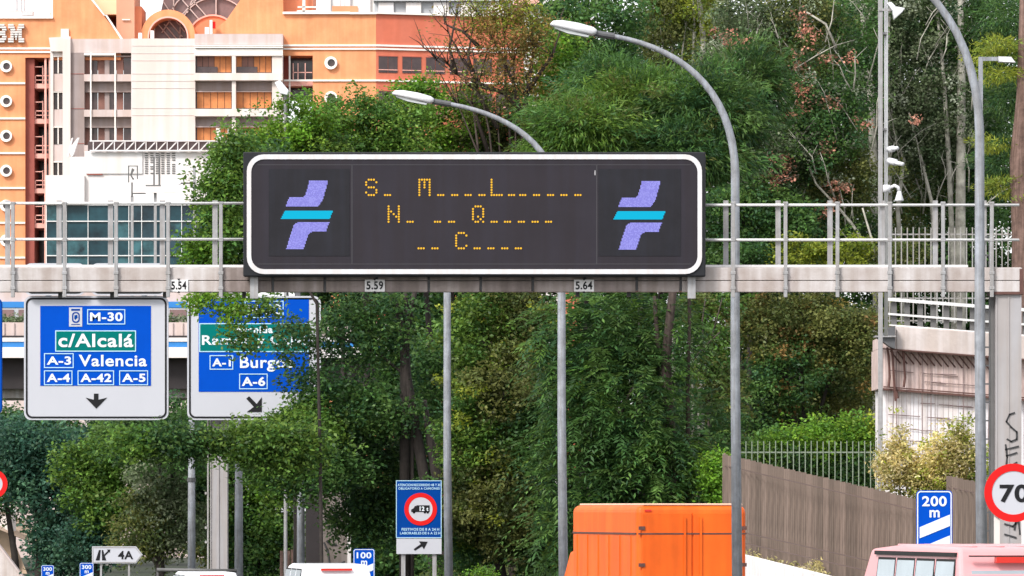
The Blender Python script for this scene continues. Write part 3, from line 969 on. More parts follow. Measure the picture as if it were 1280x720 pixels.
m.tube([P(1124, 239, MD - .05), P(1124, 243, MD - .05), P(1124, 250, MD - .05), P(1124, 251.5, MD - .05)], [0.05, 0.07, 0.12, 0.11], 12)
m.build('dome_camera', 'lamp_white', t, smooth=True)
o = P(1228, 0, 128); o.z = 0
t = thing('street_lamp', 'slim post with flat lamp arm pointing right, behind the nearest curved lamp', 'street lamp', o)
m = MB(o); m.box(X(1223.5, 128), X(1228.6, 128), 128, 128.12, 0, Z(71, 128)); m.build('pole', 'pole', t)
m = MB(o); m.pb(1228.8, 71, 1250, 76, 128.0, 0.06); m.build('arm', 'pole', t)
m = MB(o); m.prism([(1248, 70.5), (1264, 71), (1269.5, 78), (1249, 77)], 127.9, 0.3); m.build('lamp_head', 'lamp_white', t)

# ------------------------------------------------------------ office building far behind
BD = 500.0
bo = P(250, 0, BD); bo.z = 0
B = thing('office_building', 'large orange brick office block with portholes, gables and a cream middle wing', 'office building', bo)


def _bp(name, mm, boxes, parent, **k):
    m = MB(bo)
    for a, b, c, d, y, dep in boxes: m.pb(a, b, c, d, BD + y, dep)
    return m.build(name, mm, parent, **k)


GB = Z(0, BD)                              # for reference


def gpx(z):                                # photo row of a height at the block's distance
    return HZ - (z - H) * F / BD


base_row = gpx(0)
_bp('left_wall', 'orange_brick', [(-120, 23, 31.5, base_row, 0, 12)], B)
_bp('left_wall_back', 'orange_brick', [(31.5, 23, 66, 72, 0, 12)], B)
_bp('roof_coping', 'trim', [(-120, 20.4, 66, 23, -0.25, 12)], B)
m = MB(bo); m.prism([(66, -60), (77, -60), (115, 0), (151, 48), (151, 75), (66, 75)], BD + 0.02, 11.9); m.build('gable_wall', 'orange_brick', B)
m = MB(bo); m.prism([(131, 18.4), (133.5, 18.4), (153.5, 48.5), (150.5, 48.5)], BD - 0.2, 0.6); m.build('gable_coping', 'trim', B)
m = MB(bo); m.prism([(76, -60), (79, -60), (117, 0), (131.5, 19.4), (129.5, 19.4), (114, 0)], BD - 0.2, 0.2); m.build('gable_coping', 'trim', B)
_bp('yellow_wall', 'cream_y', [(100, -60, 146, 18, 6, 6)], B)
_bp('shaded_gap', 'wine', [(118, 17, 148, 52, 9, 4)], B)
_bp('tan_tower', 'brown_wall', [(145.5, -60, 168, 50, 3, 8)], B)
_bp('tan_ledge', 'trim', [(152.5, 24, 162.5, 25.2, 2.8, 0.2)], B)
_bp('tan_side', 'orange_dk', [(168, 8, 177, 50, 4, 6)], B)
_bp('string_course', 'trim', [(-120, 59.3, 66, 61.6, -0.15, .15), (-120, 63.9, 64, 66.0, -0.15, .15)] + [(-120, y - 1.1, 31.4, y + 1.1, -0.15, .15) for y in (104, 148, 191.4, 235, 278.5, 322, 365)], B)
# striped wall letters
st = MB(bo)
rowsI = {0: [(0, 13)], 1: [(0, 13)], 2: [(4, 9)], 3: [(4, 9)], 4: [(4, 9)], 5: [(4, 9)], 6: [(0, 13)], 7: [(0, 13)]}
rowsB = {0: [(0, 14)], 1: [(0, 16)], 2: [(3, 7.5), (11, 16.5)], 3: [(3, 15)], 4: [(3, 15)], 5: [(3, 7.5), (11, 16.5)], 6: [(0, 16)], 7: [(0, 14)]}
rowsM = {0: [(0, 7), (13, 20)], 1: [(0, 8), (12, 20)], 2: [(3, 9), (11, 17)], 3: [(3, 17)], 4: [(3, 7), (7.8, 12.2), (13, 17)], 5: [(3, 7), (8.6, 11.4), (13, 17)], 6: [(0, 7), (9.3, 10.7), (13, 20)], 7: [(0, 7), (13, 20)]}
for rows_, x0 in ((rowsI, -26), (rowsB, -8.5), (rowsM, 10)):
    L_ = MB(bo)
    for k, segs in rows_.items():
        for a, b in segs:
            L_.pb(x0 + a, 30 + k * 2.95, x0 + b, 30 + k * 2.95 + 2.15, BD - 0.5, 0.45)
    L_.build('wall_letter', 'white_soft', B)


def porthole(cx, cy, rad=7.4):
    m = MB(bo); m.ring(circ(cx, cy, rad, 28), circ(cx + 0.6, cy, rad * 0.60, 28), BD - 0.35, 0.33)
    p = m.build('porthole', 'trim', B)
    m = MB(bo); m.prism(circ(cx + .6, cy, rad * 0.62, 24), BD - 0.12, 0.1); m.build('pane', 'glass_dk', p)
    return p


for y in (82.8, 126.3, 169.8, 213.3, 257, 300.5): porthole(7.5, y)
for y in (78.5, 122): porthole(413.5, y, 8)
# stair recess with pink balconies
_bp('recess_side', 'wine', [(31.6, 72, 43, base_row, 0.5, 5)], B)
_bp('recess_back', 'glass_dk', [(43, 72, 67, base_row, 5.5, .4)], B)
for y in (104, 148, 191.4, 235, 278.5):
    p = _bp('balcony', 'pink_metal', [(43, y + 0.5, 66, y + 6.5, 0.8, 4.5)], B)
    _bp('balustrade', 'pink_metal', [(43.5, y - 10, 44.7, y, 0.7, .1), (43.5, y - 10, 66, y - 8.8, 0.7, .1), (43.5, y - 4.5, 66, y - 3.5, 0.7, .1), (53, y - 22, 54, y, 0.7, .1), (43.5, y - 21, 54, y - 20, .7, .1)], p)
_bp('stair_post', 'pink_metal', [(55.5, 72, 58, base_row, 0.2, .3), (61, 72, 62.6, base_row, 0.25, .3)], B)
# middle wing
_bp('corner_facade', 'cream', [(62.8, 56, 66.5, base_row, -0.4, 6), (66.5, 62, 78.2, 70.5, -0.3, 6)], B)
m = MB(bo); m.prism([(61, 47), (88, 45.5), (88, 51), (78, 64.2), (63.5, 64.2)], BD - 0.8, 6); m.build('corner_cornice', 'cream', B)
_bp('corner_tower', 'cream', [(78.2, 48.2, 88, base_row, -1.0, 6)], B)
for i, y in enumerate((71, 115.5, 159.5, 203)):
    w_ = _bp('window', 'trim', [(66.6, y - 1, 78, y, -0.35, 1), (72, y, 73.2, y + 21, -0.3, .6)], B)
    _bp('pane', 'glass_dk', [(67, y, 78, y + 21, 0.4, .2)], w_)
    _bp('spandrel', 'pinkish', [(66.5, y + 21.4, 78.1, y + 43, -0.25, 1)], B)
_bp('taupe_wall', 'pinkish', [(88.1, 48.6, 164, 66, -0.6, 6)], B)
_bp('taupe_pier', 'taupe', [(88.1, 66.2, 105.5, 260, -0.6, 6)], B)
for y in (92, 135.5, 179):
    _bp('cladding_joint', 'wine', [(88.3, y, 105.4, y + .7, -0.64, .05)], B)
_bp('window_head', 'trim', [(105, 66.4, 144, 69, -0.75, 1)], B)
for y in (71, 115.3, 159.6):
    w_ = _bp('window', 'taupe', [(130.8, y, 136.8, y + 21.6, 0.1, .4), (105.6, y - 1.4, 164, y, -0.2, .6)], B)
    for k, (a, c) in enumerate(((105.6, 114), (114.6, 122), (122.6, 130.8), (136.8, 145), (145.6, 154), (154.6, 163.8))):
        _bp('pane', 'glass_dk' if k % 2 else 'blind_dk', [(a, y, c, y + 21.6, 0.3 + (k % 3) * 0.05, .2)], w_)
    _bp('ledge', 'pinkish', [(105, y + 21.8, 164, y + 30.6, -0.9, 1.6)], B)
    _bp('spandrel', 'taupe', [(105.6, y + 30.8, 164, y + 43, -0.1, 1)], B)
_bp('downpipe', 'trim', [(112.6, 66, 114.2, 180, -1.1, .15), (143, 66, 144.6, 180, -1.1, .15)], B)
_bp('cream_block', 'cream', [(164.1, 48.2, 244, 260, -2.0, 7)], B)
for y in (57, 66.5, 75.5, 92, 101, 110, 135, 144):
    _bp('cladding_joint', 'pinkish', [(165, y, 243.4, y + .5, -2.03, .03)], B)
_bp('front_parapet', 'pinkish', [(243.2, 42.4, 353.5, 55.6, -2.2, 7)], B)
_bp('cornice', 'trim', [(243.4, 56, 353.8, 57.4, -2.4, .5), (243.4, 58.2, 353.6, 59.8, -2.5, .5), (243.5, 60.8, 353.4, 69.4, -2.3, .5)], B)
for y in (70, 114.8, 159):
    for a, c, seq in ((246, 289.5, 'dddooo'), (295, 339.5, 'oddooo'), (341.5, 350, 'd')):
        if c - a < 12: continue
        w_ = _bp('window', 'pinkish', [(a - 1.2, y - 1, c + 1.2, y, -1.6, .5)], B)
        n_ = len(seq)
        if y > 100: seq = 'ooooo'
        n_ = len(seq)
        for k, s_ in enumerate(seq):
            x0 = a + (c - a) * k / n_
            _bp('pane', {'d': 'blind_dk', 'o': 'blind'}[s_], [(x0 + .35, y, x0 + (c - a) / n_ - .35, y + 20.4, -1.2 + 0.05 * (k % 2), .15)], w_)
        if y < 100:
            _bp('lower_pane', 'glass_dk', [(a + .5, y + 13.5, a + (c - a) * .6, y + 20.3, -1.32, .05)], w_)
    _bp('bay_back', 'glass_dk', [(244.2, y, 351, y + 21, -0.9, .3)], B)
    _bp('ledge', 'cream', [(242.8, y + 21.2, 353.2, y + 30.4, -2.6, 1.8)], B)
    _bp('spandrel', 'taupe', [(244.4, y + 30.8, 353, y + 43.4, -1.4, 1)], B)  # taupe puts the shade below the ledge into the colour
_bp('bay_pier', 'cream', [(289.8, 70, 294.7, 180, -2.35, 1), (340, 70, 353.1, 180, -2.1, 1)], B)
# right orange corner: balconies and portholes
_bp('right_wall', 'orange_brick', [(391, 17.5, 470, base_row, 0, 12)], B)
_bp('right_wall_upper', 'orange_brick', [(353.6, 42, 391, 69.5, 0.03, 12)], B)
m = MB(bo); m.prism([(262, 42.2), (283, 25), (303, -4), (335, -60), (353.7, -60), (353.7, 42.2)], BD + 0.05, 10); m.build('gable_wall', 'orange_brick', B)
_bp('stair_head', 'orange_dk', [(353.7, -60, 391, 42, 2, 9)], B)
_bp('roof_edge_wall', 'orange_brick', [(353.7, 17.6, 391, 42, 0.06, 1.5)], B)
_bp('roof_coping', 'trim', [(353.4, 14.6, 437.4, 17.4, -.3, 12)], B)
_bp('roof_coping', 'trim', [(437.4, 15.2, 470.6, 17.6, -.32, 12)], B)
_bp('recess_back', 'glass_dk', [(355, 69.6, 391, 125, 3, .3)], B)
for y in (101, ):
    p = _bp('balcony', 'pink_metal', [(355, y - .5, 391, y + 6.5, 0.4, 2.4)], B)
    _bp('balustrade', 'pink_metal', [(366, y - 22, 367, y, 0.2, .1), (366, y - 11, 390, y - 10, .2, .1), (372, y - 22, 373, y, .2, .1), (381, y - 22, 382, y, .2, .1)], p)
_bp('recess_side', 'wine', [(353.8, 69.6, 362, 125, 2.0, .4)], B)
_bp('stair_post', 'trim', [(361, 69.6, 363, 125, 0.1, .3)], B)
_bp('string_course', 'trim', [(353.8, 55.6, 470.3, 57.8, -.15, .15), (353.8, 60, 470.2, 62, -.15, .15), (355, 99.4, 470.2, 101.6, -.15, .15)], B)
# red wing turned away to the right
RA, RB = 470, 745


def wing(name, mm, a, b, c, d, off, th, parent=None):
    ang = 0.30
    def q(px, y):
        s = X(px, BD) - X(RA, BD)
        return (X(RA, BD) + s, BD + s * ang + y)
    m = MB(bo)
    z0, z1 = Z(d, BD), Z(b, BD)
    p = [q(a, off), q(c, off), q(c, off + th), q(a, off + th)]
    m.hexa([(x, y, z0) for x, y in p], [(x, y, z1) for x, y in p])
    return m.build(name, mm, parent or B)


wing('red_wall', 'red_brick', 470, 17.6, 745, base_row, 0.0, 10)
wing('roof_coping', 'trim', 470, 15.2, 745, 17.5, -.3, 10)
wing('string_course', 'trim', 470.3, 55.6, 745, 57.8, -.15, .15)
wing('string_course', 'trim', 470.3, 60, 745, 62, -.15, .15)
wing('string_course', 'trim', 470.3, 99.4, 745, 101.6, -.15, .15)
for y in (69.5, 113):
    for a in (473, 502.5, 532, 561.5, 591, 620.5):
        w_ = wing('window', 'wine', a, y, a + 24, y + 1, -.1, .1)
        wing('pane', 'glass_dk', a + .3, y + 1, a + 11.6, y + 21, -.06, .05, w_)
        wing('pane', 'glass_dk', a + 12.2, y + 1, a + 23.7, y + 21, -.05, .05, w_)
        wing('sill', 'pink_metal', a, y + 17, a + 24, y + 18, -.12, .05, w_)
# glazed arches between the gables
m = MB(bo); m.prism([(195, 47), (200, 20), (217, -60), (330, -60), (330, 47)], BD + 11, .5); m.build('arch_glazing', 'glass_br', B)
m = MB(bo); m.prism(circ(266, 51, 31, 40, 0, 180), BD + 9, 1.2); m.build('round_screen', 'orange_dk', B)
m = MB(bo); m.ring(circ(266, 51, 33, 40), circ(266, 51, 31, 40), BD + 8.8, .8); m.build('screen_edge', 'pink_metal', B)
m = MB(bo); m.ring(circ(210, 46, 34, 48), circ(210, 46, 25.2, 48), BD + 4, 4); m.build('round_arch', 'orange_brick', B)
m = MB(bo); m.ring(circ(210, 46, 25.6, 48), circ(210, 46, 23.8, 48), BD + 3.8, .6); m.build('arch_lining', 'pink_metal', B)
m = MB(bo); m.prism(circ(210, 46, 24.5, 40), BD + 8.2, .4); m.build('arch_pane', 'glass_br', B)


def bars(name, segs, y, wd, mm='pinkish'):
    m = MB(bo)
    for (a, b, c, d) in segs:
        q = math.hypot(c - a, d - b); nx, ny = -(d - b) / q * wd / 2, (c - a) / q * wd / 2
        m.prism([(a + nx, b + ny), (c + nx, d + ny), (c - nx, d - ny), (a - nx, b - ny)], BD + y, .3)
    return m.build(name, mm, B)


bars('arch_mullion', [(216, 20, 202, 41), (195, 27, 214, 50), (205, 30, 222, 50), (210, 25, 228, 46), (216, 21, 231, 40), (193, 26, 193, 50), (225, 24, 225, 48)], 7.6, 1.3)
arc = lambda cx, cy, r, a0, a1, n=14: [(*circ(cx, cy, r, n, a0, a1)[k], *circ(cx, cy, r, n, a0, a1)[k + 1]) for k in range(n - 1)]
bars('glazing_mullion', arc(269, 42, 45, 40, 150) + arc(269, 42, 62, 30, 150) + [(270, -20, 270, 20), (228, 0, 252, 28), (235, -6, 258, 20), (252, -8, 224, 22), (204, 2, 212, 14), (217, -10, 217, 14), (243, -8, 234, 16)], 10.6, 1.3)
# roof clutter
_bp('roof_unit', 'white_soft', [(76, 36, 86, 47, -0.2, 3), (95, 44.5, 111, 48.4, 1, 3)], B)
_bp('roof_vent', 'white_wall', [(256, 34, 261, 42.3, -1, 1), (262, 25, 265.5, 42.3, -1.2, .6), (173, 41, 177, 48, -1, 1), (188, 38, 192, 48, -1.2, 1)], B)
_bp('roof_vent', 'red', [(265.7, 27, 269, 35, -1.1, .6)], B)
_bp('roof_mast', 'grey_roof', [(19.5, -60, 22.6, 14, 6, .4), (26, -60, 27, 14, 6, .4), (29.6, -60, 31.2, 14, 6, .4), (27, 13.5, 41, 19, 5.6, 1)], B)
_bp('roof_rail', 'pinkish', [(9, 13.6, 27, 14.6, 5.5, .2), (52, 16, 53.2, 20.6, 3, .2), (61.5, 15.4, 64, 18.6, 3, .2)], B)
_bp('stair_head_cap', 'orange_dk', [(415, 7.5, 447, 15, 3, 3)], B)
_bp('roof_aerial', 'grey_roof', [(a, -60, a + 1.2, 7.4, 4, .3) for a in (425, 430.5, 437)], B)
_bp('roof_frame', 'white_wall', [(372, 8, 396, 9.4, 1, .3), (378, -40, 381.5, 14.5, 1, .4), (371, 13, 397, 14.5, 1, .3)], B)

# halls on the skyline
for a, c, top, mm, D, lb in ((396, 520, -20, 'white_soft', 640, 'pale grey industrial hall on the skyline above the orange block'), (468, 640, 2, 'grey_roof', 610, 'lower grey hall with white wall strips on the skyline right of the mast')):
    o = P((a + c) / 2, 0, D); o.z = 0
    t = thing('industrial_hall', lb, 'hall', o, 'halls on the skyline')
    m = MB(o); m.box(X(a, D), X(c, D), D, D + 30, 0, Z(top, D)); m.build('wall', mm, t)
    n_ = 5
    for k in range(n_):
        x0 = a + (c - a) * (k + .15) / n_
        m = MB(o); m.box(X(x0, D), X(x0 + (c - a) / n_ * .55, D), D - .4, D - .05, Z(60, D), Z(top + 1.5, D)); m.build('wall_panel', 'white_wall', t)
    m = MB(o); m.box(X(a - 1, D), X(c + 1, D), D - .8, D + 31, Z(top, D), Z(top - 1.6, D)); m.build('roof', 'grey_roof', t)
D = 420
o = P(680, 0, D); o.z = 0
t = thing('house', 'white house with pinkish tiled roof half hidden by the trees at the top', 'house', o)
m = MB(o); m.box(X(655, D), X(706, D), D, D + 12, 0, Z(6, D)); m.build('wall', 'white_wall', t)
m = MB(o); m.prism([(640, 6), (712, 6), (700, -10), (650, -10)], D - .6, 13); m.build('roof', 'pink_metal', t)
m = MB(o); m.pb(674, -30, 703, 5.6, D - .8, .15); m.build('dormer', 'white_wall', t)
for a in (664, 686, 701):
    m = MB(o); m.pb(a, 8, a + 12, 18, D - .1, .05); w_ = m.build('window', 'grey_roof', t)

# white wing with teal glass in front of the office block
WD = 400.0
wo = P(165, 0, WD); wo.z = 0
Wt = thing('glass_pavilion', 'low white building with a teal glass front below the orange block', 'building', wo)


def wp(name, mm, *boxes, parent=None):
    m = MB(wo)
    for a, b, c, d, y, dep in boxes: m.pb(a, b, c, d, WD + y, dep)
    return m.build(name, mm, parent or Wt)


wp('upper_wall', 'white_wall', (105.5, 189, 292, 256, 0, 20))
wp('left_wall', 'white_wall', (57, 219, 105.4, 256, -.4, 20))
wp('left_block', 'white_wall', (88, 196, 105.4, 219, 2, 10))
wp('wall_panel', 'white_soft', (107, 191, 178, 217, -.12, .1))
wp('panel_foot', 'wine', (109, 217.4, 128, 218.6, -.15, .1))
wp('base_wall', 'conc_grey', (57, 333, 292, 634 + H * F / WD, .5, 10))
m = MB(wo)
for j in range(10):
    for i in range(6):
        if rnd.random() < 0.93: m.pb(181 + i * 6.8, 191 + j * 2.75, 185 + i * 6.8, 192.2 + j * 2.75, WD - .06, .05)
tag(m.build('vent_slots', 'rail_bar', Wt), kind='stuff')
cols = [58, 71, 83, 110, 136, 161, 177, 193, 211, 227, 243, 265, 292]
rows = [256, 276.5, 298, 319.5, 333]
for i in range(len(cols) - 1):
    for j in range(len(rows) - 1):
        wp('pane', rnd.choice(['teal', 'teal', 'teal_b', 'teal_c']), (cols[i] + .5, rows[j] + .5, cols[i + 1] - .5, rows[j + 1] - .5, 0.1 + rnd.uniform(0, .05), .1))  # mixed pane tints stand in for varied reflections
wp('mullion', 'rail_white', *[(c - .4, 256, c + .4, 333, 0.02, .3) for c in cols])
wp('transom', 'rail_white', *[(58, r_ - .6, 292, r_ + .6, -0.02, .3) for r_ in rows])
wp('screen_back', 'glass_dk', (58, 256.2, 292, 332.8, .5, .2))
tr = MB(wo)
for k in range(12):
    a = 116 + k * 13.2
    tr.pb(a, 176, a + 1, 189, WD - .4, .2)
    tr.prism([(a + 1, 188.5), (a + 12, 176.5), (a + 13, 177.5), (a + 2, 189)], WD - .35, .15)
tr.pb(112, 175.4, 276, 176.8, WD - .42, .3); tr.pb(112, 187.4, 276, 189.2, WD - .44, .3)
tr.build('roof_truss', 'white_wall', Wt)
wp('truss_back', 'glass_dk', (110, 177, 276, 188.8, .6, .3))
m = MB(wo); m.prism([(268, 172), (276, 168), (290, 182), (284, 186), (276, 186)], WD - .3, 2); m.build('roof_hood', 'white_soft', Wt)
wp('roof_pipe', 'white_soft', (270, 160, 275, 172, 0, .5), (284.5, 160, 289, 178, 0, .5), (280, 166.5, 310, 168, .1, .4))
m = MB(wo); m.prism([(86, 186), (97, 172), (99, 172), (92, 193), (89, 197)], WD - .5, .4); m.prism([(89, 173), (91, 172), (86, 196), (84, 197)], WD - .45, .4); m.build('strut', 'white_wall', Wt)

# roadside posts in front of the glass
PD = 330.0
for px, top, lb in ((165, 245, 'pale post with a small board frame in front of the teal glass'), (194, 232, 'pale aerial post with twin rods in front of the teal glass'), (243, 209, 'pale lamp post with a short bent arm before the teal glass')):
    o = P(px, 0, PD); o.z = 0
    t = thing('pale_post', lb, 'post', o, 'pale posts before the glass building')
    m = MB(o); m.box(X(px - 1.7, PD), X(px + 1.7, PD), PD, PD + .18, 0, Z(top, PD)); m.build('shaft', 'steel', t)
    m = MB(o)
    if px == 165:
        m.pb(164, 240.5, 182, 242.3, PD - .1, .06); m.pb(160, 207, 161.4, 228, PD - .1, .1); m.pb(171, 207, 172.4, 224, PD - .1, .1); m.pb(160, 207, 172, 208, PD - .1, .1)
        m.prism([(165, 210), (168, 212), (164.5, 219), (168, 224), (166, 225), (162.5, 219)], PD - .12, .08); m.pb(164, 228, 166, 246, PD, .1)
    elif px == 194:
        m.pb(191.5, 196, 193.5, 233, PD - .05, .1); m.pb(198, 192, 200.4, 232, PD - .05, .1); m.pb(182, 231, 201, 233.4, PD - .08, .1)
    else:
        m.pb(226, 228, 244, 230, PD, .1)
    m.build('fitting', 'rail_bar', t)
    if px == 194:
        m = MB(o); m.pb(166, 233, 222, 241, PD - .3, .2); m.build('white_board', 'white_wall', t)
    if px == 243:
        m = MB(o); m.prism([(211, 220), (214, 220), (226, 229), (224, 231), (216, 228)], PD - .2, .4); m.build('lamp_head', 'lamp_white', t)

# floodlight peeping over the leaves
o = P(357, 122, 171.6)
t = thing('flood_lamp_post', 'white box flood lamp on a thin post poking above the bright treetop', 'flood lamp', Vector((o.x, 171.6, 0)))
m = MB((o.x, 171.6, 0)); m.tube([Vector((o.x, 171.6, 0)), P(357, 118, 171.6)], 0.06, 8); m.build('post', 'steel', t)
m = MB((o.x, 171.6, 0)); m.prism([(343, 103), (350, 100), (361, 113), (359, 119), (350, 117)], 171.2, .5); m.build('lamp_head', 'lamp_white', t, bevel=.03)

# ------------------------------------------------------------ overpass behind the direction panels
OD = 290.0
oo = P(250, 0, OD); oo.z = 0
ov = thing('road_overpass', 'road overpass with blue band and shade-darkened girder behind the direction panels', 'bridge', oo)


def op(name, mm, *boxes, parent=None):
    m = MB(oo)
    for a, b, c, d, y, dep in boxes: m.pb(a, b, c, d, OD + y, dep)
    return m.build(name, mm, parent or ov)


OL, OR = -160, 640
op('girder', 'near_black', (OL, 447, OR, 486, 1.2, 8))  # underside shade of the deck put into a near-black colour
op('lower_beam', 'conc_grey', (OL, 486, OR, 497.5, 2.0, 7))
op('white_band', 'white_wall', (OL, 434, OR, 447.2, 0.2, 10))
op('blue_strip', 'blue_band', (OL, 427, OR, 434, 0.3, 9.6))
op('white_parapet', 'white_wall', (OL, 422, OR, 427, 0.25, 9.8))
op('dark_joint', 'near_black', (OL, 419.4, OR, 422, .6, 9))  # thin dark strip between wall and parapet
op('wall', 'pinkish', (OL, 403, OR, 419.4, .8, 1))
m = MB(oo)
for k in range(64):
    a = OL + 4 + k * 12.4
    m.pb(a, 404, a + 1, 419, OD + .74, .05)
m.build('wall_rib', 'taupe', ov)
for a in (-70, 108, 420, 600):
    m = MB(oo); m.box(X(a, OD), X(a + 24, OD), OD + 3, OD + 7, 0, Z(498, OD)); m.build('pier', 'conc_grey', ov)
op('pier_cap', 'conc_grey', (98, 540, 140, 555, 1.4, 6), (106, 522, 140, 540, 3, 5))
m = MB(oo); m.tube([P(108, 498, OD + 1), P(108.5, 536, OD + 1), P(112, 541, OD + 1), P(138, 541.5, OD + 1)], .05, 6); m.build('drain_pipe', 'white_wall', ov)
# terrace of buildings behind the overpass
for k, (a, c, top, bot, mm, lb) in enumerate(((-60, 260, 358, 372, 'cream_y', 'long beige building strip seen through the gap beside the Valencia panel'),)):
    o = P((a + c) / 2, 0, 345); o.z = 0
    t = thing('low_building', lb, 'building', o)
    m = MB(o); m.box(X(a, 345), X(c, 345), 345, 355, 0, Z(top, 345)); m.build('wall', 'pinkish', t)
    m = MB(o); m.pb(a, 377, c, 384.5, 344.8, .15); m.build('blue_fascia', 'blue_band', t)
    m = MB(o); m.pb(a, 385, c, 398, 344.85, .12); m.build('window_strip', 'grey_roof', t)
    for j in range(12):
        x0 = a + j * 27
        m = MB(o); m.pb(x0 + 2, 387, x0 + 23, 396, 344.75, .08); m.build('pane', 'glass_br', t)
hd_ = P(100, 400, 300)
tree('hedge', 'clipped hedge running along the top of the overpass', 'hedge', 100, 296, [(x, 401, 34, 6) for x in range(-40, 420, 46)], 'grey', (0.2, .12), 0.9, limbs=False, clump=0.5, per=16, r=0.05, base_z=Z(410, 296))

# ------------------------------------------------------------ bridge end at the right
def RD(px): return 140.0


def rp(px, py, off=0):
    return Vector((X(px, RD(px)), RD(px) + off, Z(py + (px - 1100) * 0.077, 140)))


ro = Vector((X(1100, 140), 140, 0))
rb = thing('bridge_abutment', 'concrete bridge end with stained wall and rusty rods at the right', 'bridge', ro)


def rbox(name, mm, a, b, c, d, off=0.0, th=3.0, parent=None, **k):
    m = MB(ro)
    p = [rp(a, d, off), rp(c, d, off), rp(c, d, off + th), rp(a, d, off + th)]
    q = [rp(a, b, off), rp(c, b, off), rp(c, b, off + th), rp(a, b, off + th)]
    m.hexa(p, q)
    return m.build(name, mm, parent or rb, **k)


rbox('parapet', 'concrete', 1119, 406, 1330, 436, -0.35, 1.2, bevel=.03)
rbox('stained_wall', 'conc_pink', 1099, 436, 1330, 485.5, 0, 3)
rbox('upper_slab', 'conc_pink', 1099, 422, 1120, 435.6, 0.05, 2.5)
rbox('white_wall', 'conc_white', 1104.5, 486, 1330, 780, 0.18, 3)
rbox('lower_ledge', 'rust', 1100, 485, 1330, 487.4, -0.12, .1)
rbox('cable', 'rust', 1100, 435.4, 1330, 437, -0.42, .06)
rbox('cable', 'rust', 1104, 482.5, 1330, 484, -0.14, .05)
m = MB(ro)
for k in range(16):
    a = 1112 + k * 8.6
    m.tube([rp(a, 438, -.3), rp(a + 13, 452, -.08)], .022, 5)
m.build('slanting_rods', 'rust', rb)
m = MB(ro)
px = 1102.0
while px < 1300:
    m.tube([rp(px, 438, -.06), rp(px + rnd.uniform(-1, 1), 486, -.05), rp(px + rnd.uniform(-2, 2), 590, 0.1)], .006 + .010 * (rnd.random() < .15), 4)
    px += rnd.uniform(3, 7)
for py in (462, 473, 500, 517, 533, 548, 560, 575):
    for k in range(4):
        a = rnd.uniform(1105, 1200); m.tube([rp(a, py, 0.12 if py > 490 else -.06), rp(a + rnd.uniform(12, 40), py + rnd.uniform(-1.5, 1.5), 0.12 if py > 490 else -.06)], .012, 4)
tag(m.build('wire_netting', 'wire', rb), kind='stuff')
m = MB(ro)
for a, y1 in ((1110, 484), (1115, 500), (1129, 482)):
    m.tube([rp(a - 2, 434, -.3), rp(a, 445, -.25), rp(a + 1.5, 470, -.2), rp(a + 4 * (y1 > 490), y1, -.2)], .035, 6)
m.tube([rp(1119, 488, -.2), rp(1120.5, 497, -.2)], .06, 6)
m.build('hanging_cable', 'rust', rb)
m = MB(ro); m.prism([(1096, 421.5), (1119, 421.5), (1119, 436), (1112, 433)], 139.2, .5); m.prism([(1103, 421), (1109, 410), (1119, 407), (1119, 421)], 139.3, .5); m.build('steel_bracket', 'steel_dark', rb)
m = MB(ro); m.pb(1094, 419.5, 1120, 421.4, 139.1, .7); m.build('bracket_shelf', 'steel', rb)
# mast foot and railing on the bridge
to = rp(1112, 410)
rt = thing('bridge_railing', 'bridge railing of grey flat bars between pale rails', 'railing', to)


def railpart(name, mm, a, b, c, d, off, th):
    m = MB(to)
    p = [rp(a, d, off), rp(c, d, off), rp(c, d, off + th), rp(a, d, off + th)]
    q = [rp(a, b, off), rp(c, b, off), rp(c, b, off + th), rp(a, b, off + th)]
    m.hexa(p, q)
    return m.build(name, mm, rt)


railpart('top_rail', 'rail_white', 1109, 371.5, 1330, 375.5, -.12, .12)
railpart('middle_rail', 'rail_white', 1110, 390.5, 1330, 393, -.1, .08)
railpart('bottom_rail', 'rail_white', 1112, 404.5, 1330, 406, 0, .3)
for k in range(13):
    a = 1114 + k * 16.4
    railpart('flat_bar', 'rail_bar', a, 376, a + 7, 404.4, 0.0, .03)
# tall picket fence on the bridge
D = 150
po = P(1200, 400, D)
t = thing('picket_fence', 'tall thin pale picket fence seen through the right end of the gantry railing', 'fence', po)
for k in range(24):
    a = 1112 + k * 7.4
    m = MB(po); m.pb(a - .7, 284 + (k % 2) * .5, a + .7, 404, D, .03); m.build('picket', 'conc_grey', t)
for yy in (292, 372, 400):
    m = MB(po); m.pb(1108, yy, 1286, yy + 1.8, D + .035, .04); m.build('rail', 'conc_grey', t)

# ------------------------------------------------------------ brown fence on its white base at the right
def FD(px): return 136 - (px - 905) / 240 * 22


